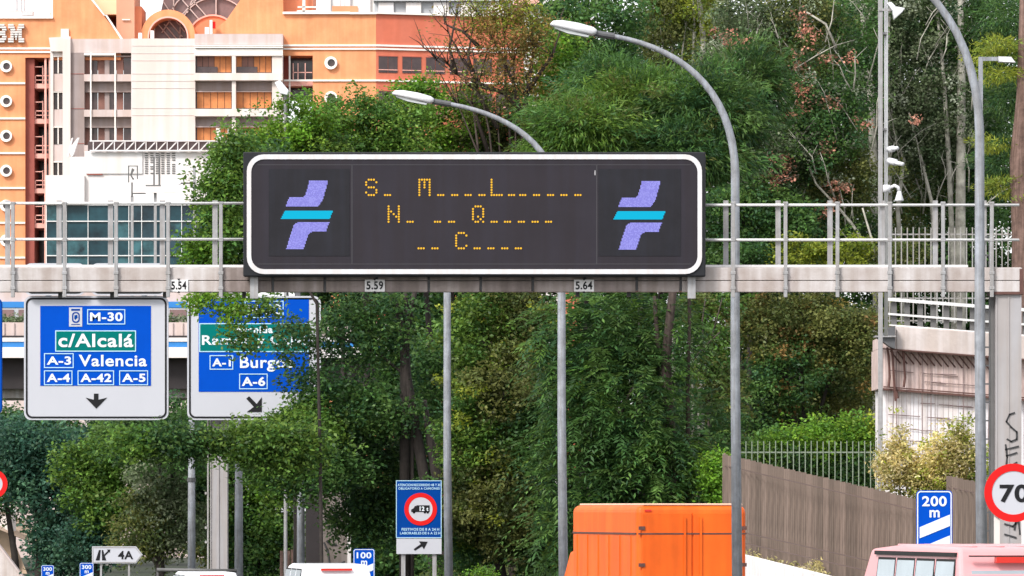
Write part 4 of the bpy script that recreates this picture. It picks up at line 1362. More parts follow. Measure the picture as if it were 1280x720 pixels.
fo = Vector((X(905, FD(905)), FD(905), 0))
fe = thing('brown_board_fence', 'brown corrugated board fence running down towards the right roadside', 'fence', fo)
def ftop(px): return 567.5 + (px - 905) * 0.233 if px < 1183 else 594 + (px - 1183) * 0.22
def fbot(px): return 690 + (px - 920) * 0.235
unit = MB().box(-.5, .5, 0, 1, 0, 1).build('board', 'fence', None)
unit_me = unit.data; bpy.data.objects.remove(unit)
unit2 = unit_me.copy(); unit2.materials.clear(); unit2.materials.append(M['fence_lt'])
unit3 = unit_me.copy(); unit3.materials.clear(); unit3.materials.append(M['fence_dk'])
px = 906.5; k = 0
while px < 1250:
    D = FD(px)
    wd = 6.6 if 0 else 7.0
    ob = bpy.data.objects.new('board', rnd.choice([unit_me, unit_me, unit2, unit3]))
    COL.objects.link(ob); ob.parent = fe
    zt, zb = Z(ftop(px) + rnd.uniform(-.4, .4), D), Z(fbot(px) + 2, D)
    ob.location = Vector((X(px, D), D + (0.03 if k % 2 else 0), zb)) - fo
    ob.scale = (wd / F * D * 1.02, 0.035, zt - zb)
    ob.rotation_euler = (0, 0, math.radians(-8))
    px += 7.0; k += 1
for nm, dy, w_ in (('rail', 13.5, 1.4), ('rail', 92, 1.5), ('rail', 105, 1.5)):
    m = MB(fo)
    segs = [(906, 1182), (1184, 1250)] if dy < 20 else [(906, 1250)]
    for a, c in segs:
        q = []
        for x_ in (a, c - 0.01):
            D = FD(x_) - .09; yy = ftop(min(x_, 1182) if dy > 20 else x_) + dy
            if dy > 20: yy = 567.5 + (x_ - 905) * 0.225 + dy
            q.append((P(x_, yy + w_, D), P(x_, yy, D)))
        (a0, a1), (b0, b1) = q
        dv = Vector((0, .06, 0))
        m.hexa([a0, b0, b0 + dv, a0 + dv], [a1, b1, b1 + dv, a1 + dv])
    m.build(nm, 'fence_rail', fe)
m = MB(fo); m.box(X(904, 136.2), X(907, 136.2), 136.1, 136.3, 0, Z(566.5, 136.2)); m.build('end_post', 'fence_lt', fe)
# white base wall
wo2 = Vector((X(905, 136), 135.4, 0))
wt = thing('base_wall', 'low white concrete wall with dry weeds under the brown fence', 'wall', wo2)
m = MB(wo2)
q = []
for x_ in (880, 1250):
    D = FD(x_) - .45; q.append((Vector((X(x_, D), D, 0)), P(x_, 691 + (x_ - 920) * .25, D)))
(a0, a1), (b0, b1) = q
dv = Vector((0.1, .36, 0))
m.hexa([a0, b0, b0 + dv, a0 + dv], [a1, b1, b1 + dv, a1 + dv])
m.build('wall', 'conc_white', wt, bevel=.03)
rng = np.random.default_rng(5)
cen = []
for x_ in np.linspace(925, 1035, 34):
    D = FD(x_) - .5
    p = P(x_ + rng.uniform(-3, 3), 691 + (x_ - 920) * .25 - rng.uniform(-3, 4), D); cen.append(p)
cen += [P(x_, 690 + (x_ - 920) * .25 - rng.uniform(0, 14), FD(x_) - .6) for x_ in rng.uniform(1014, 1026, 14)]
v, c = leaves(rng, np.array(cen), 14, .13, .11, .03, PAL['yellow'], 1, 'simple')
wd_ = leaf_object('dry_weeds', [v], [c], None, wo2); tag(wd_, kind='stuff')
# green pickets above it
D = 141
po = P(1000, 640, D)
t = thing('picket_fence', 'low grey green picket fence standing above the brown board fence', 'fence', po)
for k in range(24):
    a = 925 + k * 7.42
    m = MB(po); m.pb(a - .6, 551 + (k % 3) * .4, a + .6, 640, D, .03); m.build('picket', 'picket', t)
for yy in (564.5, 622):
    m = MB(po); m.pb(921, yy, 1100, yy + 1.8, D + .035, .03); m.build('rail', 'picket', t)

# ------------------------------------------------------------ roadside signs
def countdown(label, a, b, c, d, D, num, bars_, group):
    o = P((a + c) / 2, 0, D); o.z = 0
    t = thing('countdown_sign', label, 'road sign', o, group)
    W_, k = c - a, (c - a) / 44
    m = MB(o); m.prism(rrect(a, b, c, d, 5 * k), D, .03); m.build('board', 'sign_blue', t)
    m = MB(o); m.ring(rrect(a + .9 * k, b + .9 * k, c - .9 * k, d - .9 * k, 4.5 * k), rrect(a + 2.2 * k, b + 2.2 * k, c - 2.2 * k, d - 2.2 * k, 3.5 * k), D - .008, .006); m.build('edge_line', 'letter', t)
    text(num, (a + 7 * k, b + 7 * k, a + 37 * k, b + 19.5 * k), D - .008, 'letter', t, o, .025)
    text('m', (a + 16 * k, b + 24 * k, a + 28.5 * k, b + 33 * k), D - .008, 'letter', t, o, .025)
    for j in range(bars_):
        y = b + (45 + j * 25.5) * k
        m = MB(o); m.prism([(a + 4 * k, y), (a + 41 * k, y - 15.5 * k), (a + 41 * k, y - 1.5 * k), (a + 4 * k, y + 13.5 * k)], D - .008, .006); m.build('slanting_bar', 'letter', t)
    for px in (a + W_ * .3, a + W_ * .7):
        m = MB(o); m.box(X(px - 1.6 * k, D), X(px + 1.6 * k, D), D + .035, D + .09, 0, Z(b + 4 * k, D)); m.build('leg', 'steel', t)
    return t


CG = 'blue exit countdown signs'
countdown('blue countdown sign reading 200 m in front of the brown board fence', 1145.5, 613, 1190.5, 703.5, 92, '200', 2, CG)
countdown('blue countdown sign reading 100 m behind the white van', 441.5, 686, 468.5, 745, 150, '100', 1, CG)
countdown('tiny blue countdown sign reading 300 m nearest the left edge', 51.5, 706.5, 67.5, 742, 160, '300', 3, CG)
countdown('tiny blue countdown sign reading 300 m just left of the 4A arrow sign', 99.5, 703.5, 117, 741, 155, '300', 3, CG)

D = 84
o = P(1267, 0, D); o.z = 0
t = thing('speed_sign', 'round red and white speed limit sign reading 70 in front of the gantry column', 'road sign', o)
m = MB(o); m.prism(circ(1267, 616, 36.5, 48), D, .02); m.build('plate', 'sign_white', t)
m = MB(o); m.ring(circ(1267, 616, 36.6, 48), circ(1267, 616, 27.2, 48), D - .01, .008); m.build('red_ring', 'red', t)
text('70', (1249.5, 605.5, 1286, 628), D - .009, 'sign_black', t, o, .03)
m = MB(o); m.box(X(1243, D), X(1250, D), D + .03, D + .1, 0, Z(630, D)); m.build('post', 'white_soft', t)
D = 120
o = P(-9, 0, D); o.z = 0
t = thing('speed_sign', 'round red rimmed sign cut off by the left edge of the frame', 'road sign', o)
m = MB(o); m.prism(circ(-9, 605, 18.3, 40), D, .02); m.build('plate', 'sign_white', t)
m = MB(o); m.ring(circ(-9, 605, 18.4, 40), circ(-9, 605, 12.2, 40), D - .01, .008); m.build('red_ring', 'red', t)
m = MB(o); m.box(X(-11, D), X(-7.5, D), D + .03, D + .1, 0, Z(610, D)); m.build('post', 'steel', t)

D = 130
o = P(146, 0, D); o.z = 0
t = thing('exit_arrow_sign', 'white arrow shaped exit sign reading 4A at the lower left', 'road sign', o)
ap = [(115, 683), (170, 683), (178.3, 693.6), (170, 704.2), (115, 704.2)]
m = MB(o); m.prism(ap, D, .04); m.build('board', 'sign_white', t)
m = MB(o); m.ring([(115.6, 683.8), (169.6, 683.8), (177.4, 693.6), (169.6, 703.4), (115.6, 703.4)], [(116.6, 684.8), (169, 684.8), (176, 693.6), (169, 702.4), (116.6, 702.4)], D - .008, .006); m.build('edge_line', 'conc_grey', t)
text('4A', (147.5, 688.5, 166.5, 699), D - .008, 'sign_black', t, o, .03)
m = MB(o)
m.prism([(119.5, 700.5), (123.6, 687.5), (126, 687.5), (124.5, 700.5)], D - .008, .006)
m.prism([(127.2, 687.5), (129, 687.5), (130, 693), (134.8, 688.6), (133.5, 687), (137.8, 686.8), (137.2, 691), (136.2, 690), (131, 695), (132.8, 700.5), (127.6, 700.5)], D - .008, .006)
m.build('fork_symbol', 'sign_black', t)
for px in (126, 161):
    m = MB(o); m.box(X(px - 1.2, D), X(px + 1.2, D), D + .05, D + .12, 0, Z(686, D)); m.build('leg', 'steel', t)

D = 149.5
o = P(523, 0, D); o.z = 0
t = thing('truck_notice', 'blue notice board with a red ringed truck symbol behind the slim lamp post', 'road sign', o)
m = MB(o); m.pb(495, 600.5, 552, 672.5, D, .05); m.build('blue_board', 'sign_blue2', t)
m = MB(o); m.ring([(495, 600.5), (552, 600.5), (552, 672.5), (495, 672.5)], [(495.9, 601.4), (551.1, 601.4), (551.1, 671.6), (495.9, 671.6)], D - .008, .006); m.build('edge_line', 'letter_b', t)
m = MB(o); m.pb(495.5, 673.2, 552, 692.5, D, .05); m.build('white_board', 'sign_white', t)
m = MB(o); m.prism(circ(525.8, 636.5, 15.5, 36), D - .012, .008); m.build('disc', 'sign_white', t)
m = MB(o); m.ring(circ(525.8, 636.5, 20.4, 40), circ(525.8, 636.5, 14.9, 40), D - .016, .01); m.build('red_ring', 'red', t)
m = MB(o)
m.pb(520.5, 631.6, 537, 640, D - .02, .005); m.prism([(514, 640), (514, 637), (517, 635.2), (518.5, 632.4), (520.6, 632.4), (520.6, 640)], D - .02, .005)
for cx in (517.5, 531, 534.6): m.prism(circ(cx, 640.3, 1.6, 14), D - .02, .005)
m.build('truck_symbol', 'sign_black', t)
text('12 t', (524.5, 633, 535.5, 638.8), D - .026, 'letter', t, o, .04)
text('ATENCION RECORRIDO 4B Y 30', (497, 604.6, 550.5, 607.8), D - .008, 'letter_b', t, o, .02)
text('OBLIGATORIO A CAMIONES', (498, 609.2, 549.5, 612), D - .008, 'letter_b', t, o, .02)
text('FESTIVOS DE 8 A 24 H', (502, 660, 549, 663.4), D - .008, 'letter_b', t, o, .02)
text('LABORABLES DE 6 A 22 H', (500, 664.8, 550.5, 668), D - .008, 'letter_b', t, o, .02)
m = MB(o); m.prism([(517, 686.3), (518.6, 688.4), (527.6, 683), (529.8, 686.6), (534.6, 677.2), (523.6, 676.6), (525.8, 680.2)], D - .008, .006); m.build('slanting_arrow', 'sign_black', t)
for px in (504, 543):
    m = MB(o); m.box(X(px - 2.6, D), X(px + 2.6, D), D + .06, D + .16, 0, Z(604, D)); m.build('leg', 'steel', t)

# ------------------------------------------------------------ low things at the foot of the picture
D = 176
o = P(420, 0, D); o.z = 0
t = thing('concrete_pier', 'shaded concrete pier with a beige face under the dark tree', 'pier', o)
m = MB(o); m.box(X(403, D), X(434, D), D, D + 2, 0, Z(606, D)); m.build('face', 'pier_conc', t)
m = MB(o); m.box(X(381, D), X(402.6, D), D + .8, D + 2, 0, Z(600, D)); m.build('shadowed_wall', 'near_black', t)  # abutment wall, its shadow put into a near-black colour
m = MB(o); m.box(X(434.3, D), X(438.6, D), D - .1, D + .3, 0, Z(592, D)); m.build('edge_strip', 'white_soft', t)
for ln in ([(405, 678), (410, 690), (412, 704), (418, 716)], [(408, 676), (414, 681), (421, 681)], [(424, 705), (430, 702), (432, 710)]):
    m = MB(o)
    m.tube([P(a, b, D - .01) for a, b in ln], .035, 5)
    m.build('spray_stroke', 'graffiti', t)
D = 190
o = P(495, 0, D); o.z = 0
t = thing('sheet_fence', 'grey ribbed sheet fence behind the truck notice', 'fence', o)
for k in range(9):
    a = 467 + k * 5.4
    m = MB(o); m.box(X(a, D), X(a + 4.8, D), D + .05 * (k % 2), D + .05 * (k % 2) + .03, 0, Z(676 + rnd.uniform(-1, 1), D)); m.build('sheet', 'conc_grey', t)
m = MB(o); m.box(X(466, D), X(517, D), D + .09, D + .14, Z(690, D), Z(687, D)); m.build('rail', 'steel_dark', t)
o = P(524, 0, 196); o.z = 0
t = thing('white_shed', 'small white shed glimpsed between the legs of the truck notice', 'shed', o)
m = MB(o); m.box(X(514, 196), X(540, 196), 196, 199, 0, Z(694, 196)); m.build('wall', 'white_wall', t)
m = MB(o); m.box(X(513, 196), X(541, 196), 195.8, 199.2, Z(694, 196), Z(692.4, 196)); m.build('roof', 'grey_roof', t)
o = P(360, 0, 188); o.z = 0
t = thing('rusty_fence', 'short reddish brown slat fence beside the shaded pier', 'fence', o)
for k in range(5):
    a = 350 + k * 4.4
    m = MB(o); m.box(X(a, 188), X(a + 3.6, 188), 188, 188.04, 0, Z(688 + rnd.uniform(-1, 1), 188)); m.build('slat', 'bark_red', t)
m = MB(o); m.box(X(349, 188), X(373, 188), 188.05, 188.09, Z(712, 188), Z(709, 188)); m.build('rail', 'bark_red', t)
D = 158
o = P(250, 0, D); o.z = 0
t = thing('guard_rail', 'short grey guard rail in front of the ribbed gantry column', 'guard rail', o)
m = MB(o); m.tube([P(196, 712.2, D - 1.2), P(296, 713.6, D - 1.2)], .055, 8); m.build('rail', 'rail_bar', t, smooth=True)
for px in (200, 246, 292):
    m = MB(o); m.box(X(px - 1.2, D), X(px + 1.2, D), D - 1.14, D - 1.06, 0, Z(712, D)); m.build('post', 'rail_bar', t)
# earth bank and wall at the left edge
bk = MB()
bk.add([(X(-60, 262), 262, 0), (X(34, 262), 262, 0), (X(12, 262), 263, Z(668, 262)), (X(-60, 262), 263, Z(640, 262)), (X(-60, 262), 290, Z(640, 262)), (X(60, 262), 290, 0)], [(0, 1, 2, 3), (3, 2, 5, 4)])
tag(bk.build('earth_bank', 'earth'), kind='structure')
o = P(-10, 0, 235); o.z = 0
t = thing('ramp_wall', 'pale sloping concrete ramp wall at the lower left corner', 'wall', o)
m = MB(o); m.prism([(-60, 660), (-2, 684), (28, 722), (34, 740), (-60, 740)], 235, .5); m.build('wall', 'concrete', t)
m = MB(o); m.prism([(-60, 656), (-2, 680), (-2, 684), (-60, 660)], 234.9, .7); m.prism([(-2, 680), (30, 722), (27.5, 722), (-2, 684)], 234.9, .7); m.build('coping', 'pinkish', t)
o = P(0, 0, 275); o.z = 0
t = thing('white_hut', 'tiny white hut between the bank and the trees at the left edge', 'hut', o)
m = MB(o); m.box(X(-30, 275), X(11, 275), 275, 279, 0, Z(640, 275)); m.build('wall', 'white_wall', t)
m = MB(o); m.prism([(-32, 640), (13, 640), (6, 634), (-25, 634)], 274.8, 4.4); m.build('roof', 'white_soft', t)


# ------------------------------------------------------------ vehicles (local frame: nose along +y, z up)
def wheel(t, x, y, r, wd):
    tl = t
    m = MB(); m.tube([(x - wd / 2, y, r), (x + wd / 2, y, r)], r, 20); w_ = m.build('wheel', 'rubber', tl)
    m = MB(); sg = 1 if x > 0 else -1
    m.tube([(x + sg * (wd / 2 + .004), y, r), (x + sg * (wd / 2 + .02), y, r)], r * .6, 16); m.build('rim', 'rim', w_)


def shell(prof, wd, top_in, belt):
    """side profile [(y, z)] swept across the width; leans in above the belt line"""
    m = MB(); n = len(prof)
    hw = lambda z: wd / 2 - (top_in * max(0, z - belt[0]) / (belt[1] - belt[0]))
    vs = [(-hw(z), y, z) for y, z in prof] + [(hw(z), y, z) for y, z in prof]
    fs = [tuple(range(n)), tuple(reversed(range(n, 2 * n)))] + [(i, (i + 1) % n, (i + 1) % n + n, i + n) for i in range(n)]
    m.add(vs, fs)
    return m


def van(name, label, loc, rz, paint, glass, L, W_, Hh, group=None, bus=False):
    t = thing(name, label, 'van' if not bus else 'minibus', loc, group, rz)
    b = Hh * .5
    prof = [(-L / 2, .35), (-L / 2, b), (-L / 2 + .10, Hh * .86), (-L / 2 + .28, Hh), (0, Hh * 1.012), (L / 2 - 1.9 if not bus else L / 2 - 1.2, Hh * .985), (L / 2 - .95 if not bus else L / 2 - .4, b + .12), (L / 2 - .1, b - .25), (L / 2, .4), (L / 2 - .1, .28), (-L / 2 + .1, .28)]
    shell(prof, W_, .16, (b, Hh)).build('body', paint, t, bevel=.07, seg=3, smooth=False)
    hw = lambda z: W_ / 2 - .16 * max(0, z - b) / (Hh - b)
    z0, z1 = b + .06, Hh * .93
    m = MB(); yb = -L / 2 + .02
    m.hexa([(-W_ * .40, yb - .045, z0), (W_ * .40, yb - .045, z0), (W_ * .40, yb + .2, z0), (-W_ * .40, yb + .2, z0)],
           [(-W_ * .36, yb + .10, z1 - .12), (W_ * .36, yb + .10, z1 - .12), (W_ * .36, yb + .3, z1 - .12), (-W_ * .36, yb + .3, z1 - .12)])
    m.build('rear_window', glass, t)
    n_ = 4 if bus else 3
    for sx in (-1, 1):
        for k in range(n_):
            y0 = -L / 2 + .35 + k * (L - 1.9) / n_; y1 = y0 + (L - 1.9) / n_ - .05
            m = MB()
            xo0, xo1 = sx * (hw(z0) + .006), sx * (hw(z1) + .006)
            m.hexa([(xo0, y0, z0), (xo0, y1, z0), (xo0 - sx * .04, y1, z0), (xo0 - sx * .04, y0, z0)], [(xo1, y0 + .04, z1), (xo1, y1 - .04, z1), (xo1 - sx * .04, y1 - .04, z1), (xo1 - sx * .04, y0 + .04, z1)])
            sw = m.build('side_window', glass, t)
            m = MB(); e = .035
            yo0, yo1 = sx * (hw(z0 - e) + .001), sx * (hw(z1 + e) + .001)
            m.hexa([(yo0, y0 - e, z0 - e), (yo0, y1 + e, z0 - e), (yo0 - sx * .03, y1 + e, z0 - e), (yo0 - sx * .03, y0 - e, z0 - e)], [(yo1, y0, z1 + e), (yo1, y1, z1 + e), (yo1 - sx * .03, y1, z1 + e), (yo1 - sx * .03, y0, z1 + e)])
            m.build('gasket', 'rubber', sw)
        m = MB(); m.box(sx * W_ * .47 - .06, sx * W_ * .47 + .06, -L / 2 - .02, -L / 2 + .1, b - .45, b + .1); m.build('tail_light', 'lamp_red', t, bevel=.02)
        for y in (-L / 2 + .85, L / 2 - .95): wheel(t, sx * (W_ / 2 - .12), y, .33, .22)
        m = MB(); m.box(sx * (W_ / 2 + .03), sx * (W_ / 2 + .2), L / 2 - 1.5, L / 2 - 1.4, b + .1, b + .3); m.build('wing_mirror', 'steel_dark', t, bevel=.02)
    m = MB(); m.box(-W_ * .46, W_ * .46, -L / 2 - .09, -L / 2 + .05, .32, .58); m.build('bumper', 'steel_dark', t, bevel=.03)
    m = MB(); m.box(-.26, .26, -L / 2 - .03, -L / 2 + .02, .72, .84); m.build('licence_plate', 'plate', t)
    m = MB(); m.box(-W_ * .2, W_ * .2, -L / 2 + .06, -L / 2 + .16, Hh * .925, Hh * .955); m.build('brake_light', 'lamp_red', t)
    m = MB(); m.hexa([(-W_ * .42, L / 2 - 1.0, b + .2), (W_ * .42, L / 2 - 1.0, b + .2), (W_ * .42, L / 2 - .9, b + .2), (-W_ * .42, L / 2 - .9, b + .2)],
                     [(-W_ * .37, L / 2 - 1.78, Hh * .95), (W_ * .37, L / 2 - 1.78, Hh * .95), (W_ * .37, L / 2 - 1.68, Hh * .95), (-W_ * .37, L / 2 - 1.68, Hh * .95)])
    m.build('windscreen', glass, t)
    if bus:
        for x_ in (-.6, -.2, .2, .6):
            m = MB(); m.box(x_ - .04, x_ + .04, -L / 2 + .5, L / 2 - 1.6, Hh + .004, Hh + .028); m.build('roof_rib', paint, t, bevel=.01)
        for sx in (-1, 1):
            m = MB(); m.box(sx * (W_ / 2 - .15), sx * (W_ / 2 - .11), -L / 2 + .3, L / 2 - 1.5, Hh * .955, Hh * .975); m.build('rain_gutter', 'rubber', t)
        m = MB(); m.box(-W_ * .38, W_ * .38, -L / 2 + .06, -L / 2 + .12, Hh * .955, Hh * .962); m.build('rear_seam', 'rubber', t)
    return t


def ploc(px, D): return Vector((X(px, D), D, 0.006))


van('white_van', 'white van with a red brake light strip at the foot of the picture', ploc(404, 132), math.radians(11), 'car_white', 'car_glass', 4.6, 2.0, 1.93)
van('white_car', 'white car roof showing below the guard rail at the lower left', ploc(252, 150), math.radians(12), 'car_white', 'car_glass', 4.2, 1.8, 1.5)
van('red_minibus', 'red minibus with pale windows in the lower right corner', ploc(1206, 74), math.radians(13), 'car_red', 'bus_glass', 5.6, 2.15, 2.83, bus=True)

# orange box truck
TD = 114.0
t = thing('box_truck', 'bright orange box truck in the middle of the road', 'truck', ploc(822, TD), None, math.radians(14))
BL, BW, ZT, ZB = 5.6, 2.48, 3.43, 1.0
m = MB(); m.box(-BW / 2, BW / 2, -BL / 2, BL / 2, ZB, ZT); m.build('cargo_box', 'truck_orange', t, bevel=.15, seg=4)
m = MB(); m.box(-BW / 2 + .16, BW / 2 - .08, -BL / 2 + .08, BL / 2 - .08, ZT + .002, ZT + .045); m.build('roof_cap', 'truck_roof', t, bevel=.015)
for sx in (-1, 1):
    m = MB(); m.box(sx * (BW / 2 + .004) - .012, sx * (BW / 2 + .004) + .012, -BL / 2 + .1, BL / 2 - .1, 2.80, 2.84); m.build('side_trim', 'rust', t)
    for k in range(6):
        y = -BL / 2 + .5 + k * .92
        m = MB(); m.box(sx * (BW / 2 + .006) - .012, sx * (BW / 2 + .006) + .012, y, y + .03, ZB + .1, 2.78); m.build('side_rib', 'truck_orange', t)
    m = MB(); m.box(sx * .02, sx * (BW / 2 - .1), -BL / 2 - .03, -BL / 2 + .01, ZB + .12, ZT - .16); d_ = m.build('rear_door', 'truck_orange', t, bevel=.01)
    m = MB(); m.box(sx * .18 - .02, sx * .18 + .02, -BL / 2 - .065, -BL / 2 - .035, ZB + .2, ZT - .25); m.build('lock_bar', 'truck_orange', d_)
    for z in (1.4, 2.1, 2.9):
        m = MB(); m.box(sx * (BW / 2 - .16), sx * (BW / 2 - .02), -BL / 2 - .05, -BL / 2 - .02, z, z + .08); m.build('hinge', 'rust', d_)
    m = MB(); m.box(sx * 1.0 - .07, sx * 1.0 + .07, -BL / 2 - .02, -BL / 2 + .03, ZT - .13, ZT - .09); m.build('clearance_lamp', 'lamp_red', t)
    m = MB(); m.box(sx * 1.05 - .12, sx * 1.05 + .12, -BL / 2 - .04, -BL / 2 + .04, .72, .92); m.build('tail_light', 'lamp_red', t)
    for y in (-BL / 2 + 1.2, BL / 2 + .7): wheel(t, sx * 1.02, y, .45, .3)
m = MB(); m.box(-BW / 2 + .02, BW / 2 - .02, -BL / 2 - .035, -BL / 2 + .0, 2.80, 2.835); m.build('rear_trim', 'rust', t)
m = MB(); m.box(-.55, .55, -BL / 2, BL / 2 + 1.6, .62, .98); m.build('chassis', 'steel_dark', t)
m = shell([(BL / 2 + .1, .5), (BL / 2 + .1, 2.3), (BL / 2 + .4, 2.42), (BL / 2 + 1.15, 2.38), (BL / 2 + 1.7, 1.5), (BL / 2 + 1.85, .55)], 2.2, .12, (1.4, 2.4)); m.build('cab', 'truck_orange', t, bevel=.06)
m = MB(); m.hexa([(-.95, BL / 2 + 1.66, 1.58), (.95, BL / 2 + 1.66, 1.58), (.95, BL / 2 + 1.7, 1.58), (-.95, BL / 2 + 1.7, 1.58)], [(-.88, BL / 2 + 1.17, 2.3), (.88, BL / 2 + 1.17, 2.3), (.88, BL / 2 + 1.24, 2.3), (-.88, BL / 2 + 1.24, 2.3)]); m.build('windscreen', 'car_glass', t)
m = MB(); m.box(-1.1, 1.1, -BL / 2 - .06, -BL / 2 + .06, .42, .56); m.build('bumper', 'steel_dark', t)

# ------------------------------------------------------------ trees
exec_trees = True


def pale_limbs(paths, D, rads):
    def f(tb, vs, cs, rng):
        for (pts, r_) in zip(paths, rads):
            tb.tube([P(a, b, D) for a, b in pts], [r_ * (1 - .6 * i / len(pts)) for i in range(len(pts))], 6)
    return f


def pale_twigs(x0, x1, y0, y1, D, n, first=None):
    def f(tb, vs, cs, rng):
        if first: first(tb, vs, cs, rng)
        for k in range(n):
            a, b = rng.uniform(x0, x1), rng.uniform(y0, y1)
            dx, dy = rng.normal(0, 16), -rng.uniform(22, 60)
            d = D + rng.uniform(-2.2, .5)
            pts = [P(a, b, d), P(a + dx * .4 + rng.normal(0, 2), b + dy * .5, d), P(a + dx, b + dy, d + rng.normal(0, .3)), P(a + dx * 1.5, b + dy * 1.25, d)]
            w_ = rng.uniform(.014, .034)
            tb.tube(pts, [w_, w_ * .8, w_ * .55, w_ * .25], 5)
            for j in range(2):
                q = pts[1 + j]
                tb.tube([q, q + Vector((rng.normal(0, .25), rng.normal(0, .2), rng.uniform(.1, .5)))], [w_ * .5, w_ * .2], 4)
    return f


# back row, upper right
tree('broadleaf_tree', 'tall dense tree with a bright green left edge right of the ochre tree', 'tree', 735, 182,
     [(735, 40, 75, 75, 0, 'deep'), (690, 130, 38, 70, -4, 'lime'), (760, 130, 70, 60, -2, 'deep'), (700, 60, 25, 40, -3, 'mid')], 'deep', (.17, .10), .75, r=.22, clump=.6)
tree('poplar_tree', 'slender pale stemmed poplars with yellowish leaves at the top behind the high lamp arm', 'tree', 850, 195,
     [(825, 30, 32, 60, 0, 'olive', .65), (860, 10, 40, 50, 0, 'gold', .5), (890, 50, 34, 60, 2, 'olive', .6)], 'olive', (.15, .09), .45, 'bark_pale', .10, clump=.5,
     trunks=[([(876, 90), (879, 50), (874, 0), (872, -60)], [.13, .12, .10, .05]), ([(842, 90), (838, 30), (846, -40)], [.06, .05, .03]), ([(866, 80), (868, 20), (862, -40)], [.05, .05, .03])])
tree('feathery_tree', 'wide soft dark green feathery tree filling the space under the high lamp arm', 'tree', 800, 158,
     [(800, 140, 105, 55, 0, 'mid'), (730, 165, 70, 40, -2, 'mid'), (880, 150, 80, 60, -1, 'deep'), (760, 105, 60, 26, 1, 'deep'), (930, 110, 55, 50, 2, 'deep'), (700, 190, 50, 40, -2, 'mid'), (850, 200, 90, 40, -2, 'deep')], 'deep',
     (.26, .05), .95, r=.2, kind='spray', clump=.62, flat=.5, mixpal='olive', droop=.5)
tree('poplar_tree', 'grey green poplar with pale branches and rusty dry leaf patches', 'tree', 985, 172,
     [(940, 60, 60, 80, 0, 'grey', .65), (1000, 40, 55, 80, 0, 'olive', .6), (1020, 150, 65, 70, -1, 'deep', .8), (970, 190, 60, 60, -1, 'grey', .8), (1060, 60, 50, 90, 1, 'deep', .6), (1050, 220, 60, 60, 0, 'olive', .8),
      *[(a, b, r_ * 1.2, r2 * 1.2, -1.9, 'rusty', d_ * .45) for a, b, r_, r2, d_ in ((1003, 20, 6, 7, .5), (1010, 48, 12, 14, .3), (1000, 76, 9, 12, .35), (1042, 70, 9, 5, .6), (1062, 70, 6, 6, .6), (1000, 104, 12, 14, .25), (1028, 128, 8, 6, .3), (1044, 130, 5, 5, .5),
        (985, 144, 6, 6, .9), (1004, 112, 5, 8, .4), (1006, 132, 5, 9, .35), (1032, 188, 7, 8, .6), (967, 196, 8, 5, .6), (980, 205, 6, 9, .8), (968, 228, 9, 10, .7), (985, 214, 8, 9, .5), (1050, 232, 14, 7, .6), (1032, 263, 8, 5, .7), (1045, 250, 4, 5, .6), (905, 44, 8, 12, .4), (925, 52, 12, 8, .4), (1080, 150, 6, 9, .4), (1143, 152, 4, 9, .4))]],
     'grey', (.12, .08), .7, 'bark_pale', .12, clump=.5, mixpal='glint', limbs=False,
     extra=pale_twigs(925, 1090, 20, 320, 172, 70, first=pale_limbs([[(1015, 180), (1000, 165), (986, 150)], [(1000, 175), (1010, 160), (1022, 145)], [(1045, 60), (1032, 30), (1008, 15)], [(1085, 330), (1072, 290), (1050, 262), (1020, 230), (990, 155)], [(1096, 335), (1090, 300), (1078, 260)]], 170.6, [.04, .04, .05, .06, .05])))
tree('white_poplar', 'tall white poplars with pale spotted trunks behind the camera mast', 'tree', 1140, 178,
     [(1080, 40, 50, 80, 0, 'grey', .8), (1140, 20, 55, 70, 0, 'grey', .8), (1200, 30, 55, 80, 0, 'deep', .6), (1110, 150, 55, 70, 0, 'grey', .8), (1170, 140, 60, 70, 0, 'grey', .8), (1220, 170, 55, 70, 2, 'deep'), (1130, 240, 60, 50, 2, 'olive', .6), (1200, 250, 60, 50, 2, 'deep', .6)],
     'deep', (.12, .085), .75, 'bark_pale', .14, clump=.5, mixpal='glint', limbs=False, extra=pale_twigs(1070, 1225, -10, 300, 178, 60),
     trunks=[([(1097, 340), (1092, 200), (1088, 110), (1080, 40), (1074, -30)], [.17, .15, .13, .1, .06], -.8), ([(1112, 340), (1110, 180), (1108, 80), (1112, -10)], [.14, .12, .11, .06], -.8),
             ([(1200, 340), (1201, 200), (1202, 90), (1200, -20)], [.2, .17, .14, .08], -.8), ([(1192, 340), (1186, 200), (1180, 100), (1172, 20)], [.1, .09, .07, .04], -.8), ([(1128, 340), (1122, 260), (1130, 200), (1116, 160)], [.09, .08, .06, .04], -.8), ([(1170, 330), (1164, 250), (1152, 200), (1136, 140)], [.07, .06, .05, .03], -.8)])
tree('conifer_tree', 'conifer with bright yellow green sprays and reddish trunk at the right edge', 'tree', 1282, 150,
     [(1248, 55, 26, 10, 0, 'gold', 1.0), (1240, 70, 28, 8, 0, 'gold', 1.0), (1250, 92, 24, 10, 0, 'gold', 1.0), (1262, 120, 30, 24, 3, 'deep', .8), (1240, 180, 24, 8, 0, 'gold', .8), (1255, 235, 26, 14, 0, 'gold', .8), (1258, 20, 30, 34, 4, 'deep', .8), (1255, 200, 34, 34, 4, 'deep', .8)],
     'gold', (.17, .035), 1, 'bark_red', .2, limbs=False, kind='spray', clump=.4, per=22, flat=.35,
     trunks=[([(1282, 300), (1276, 200), (1280, 120), (1281, 50), (1282, -30)], [.42, .34, .24, .2, .16])])
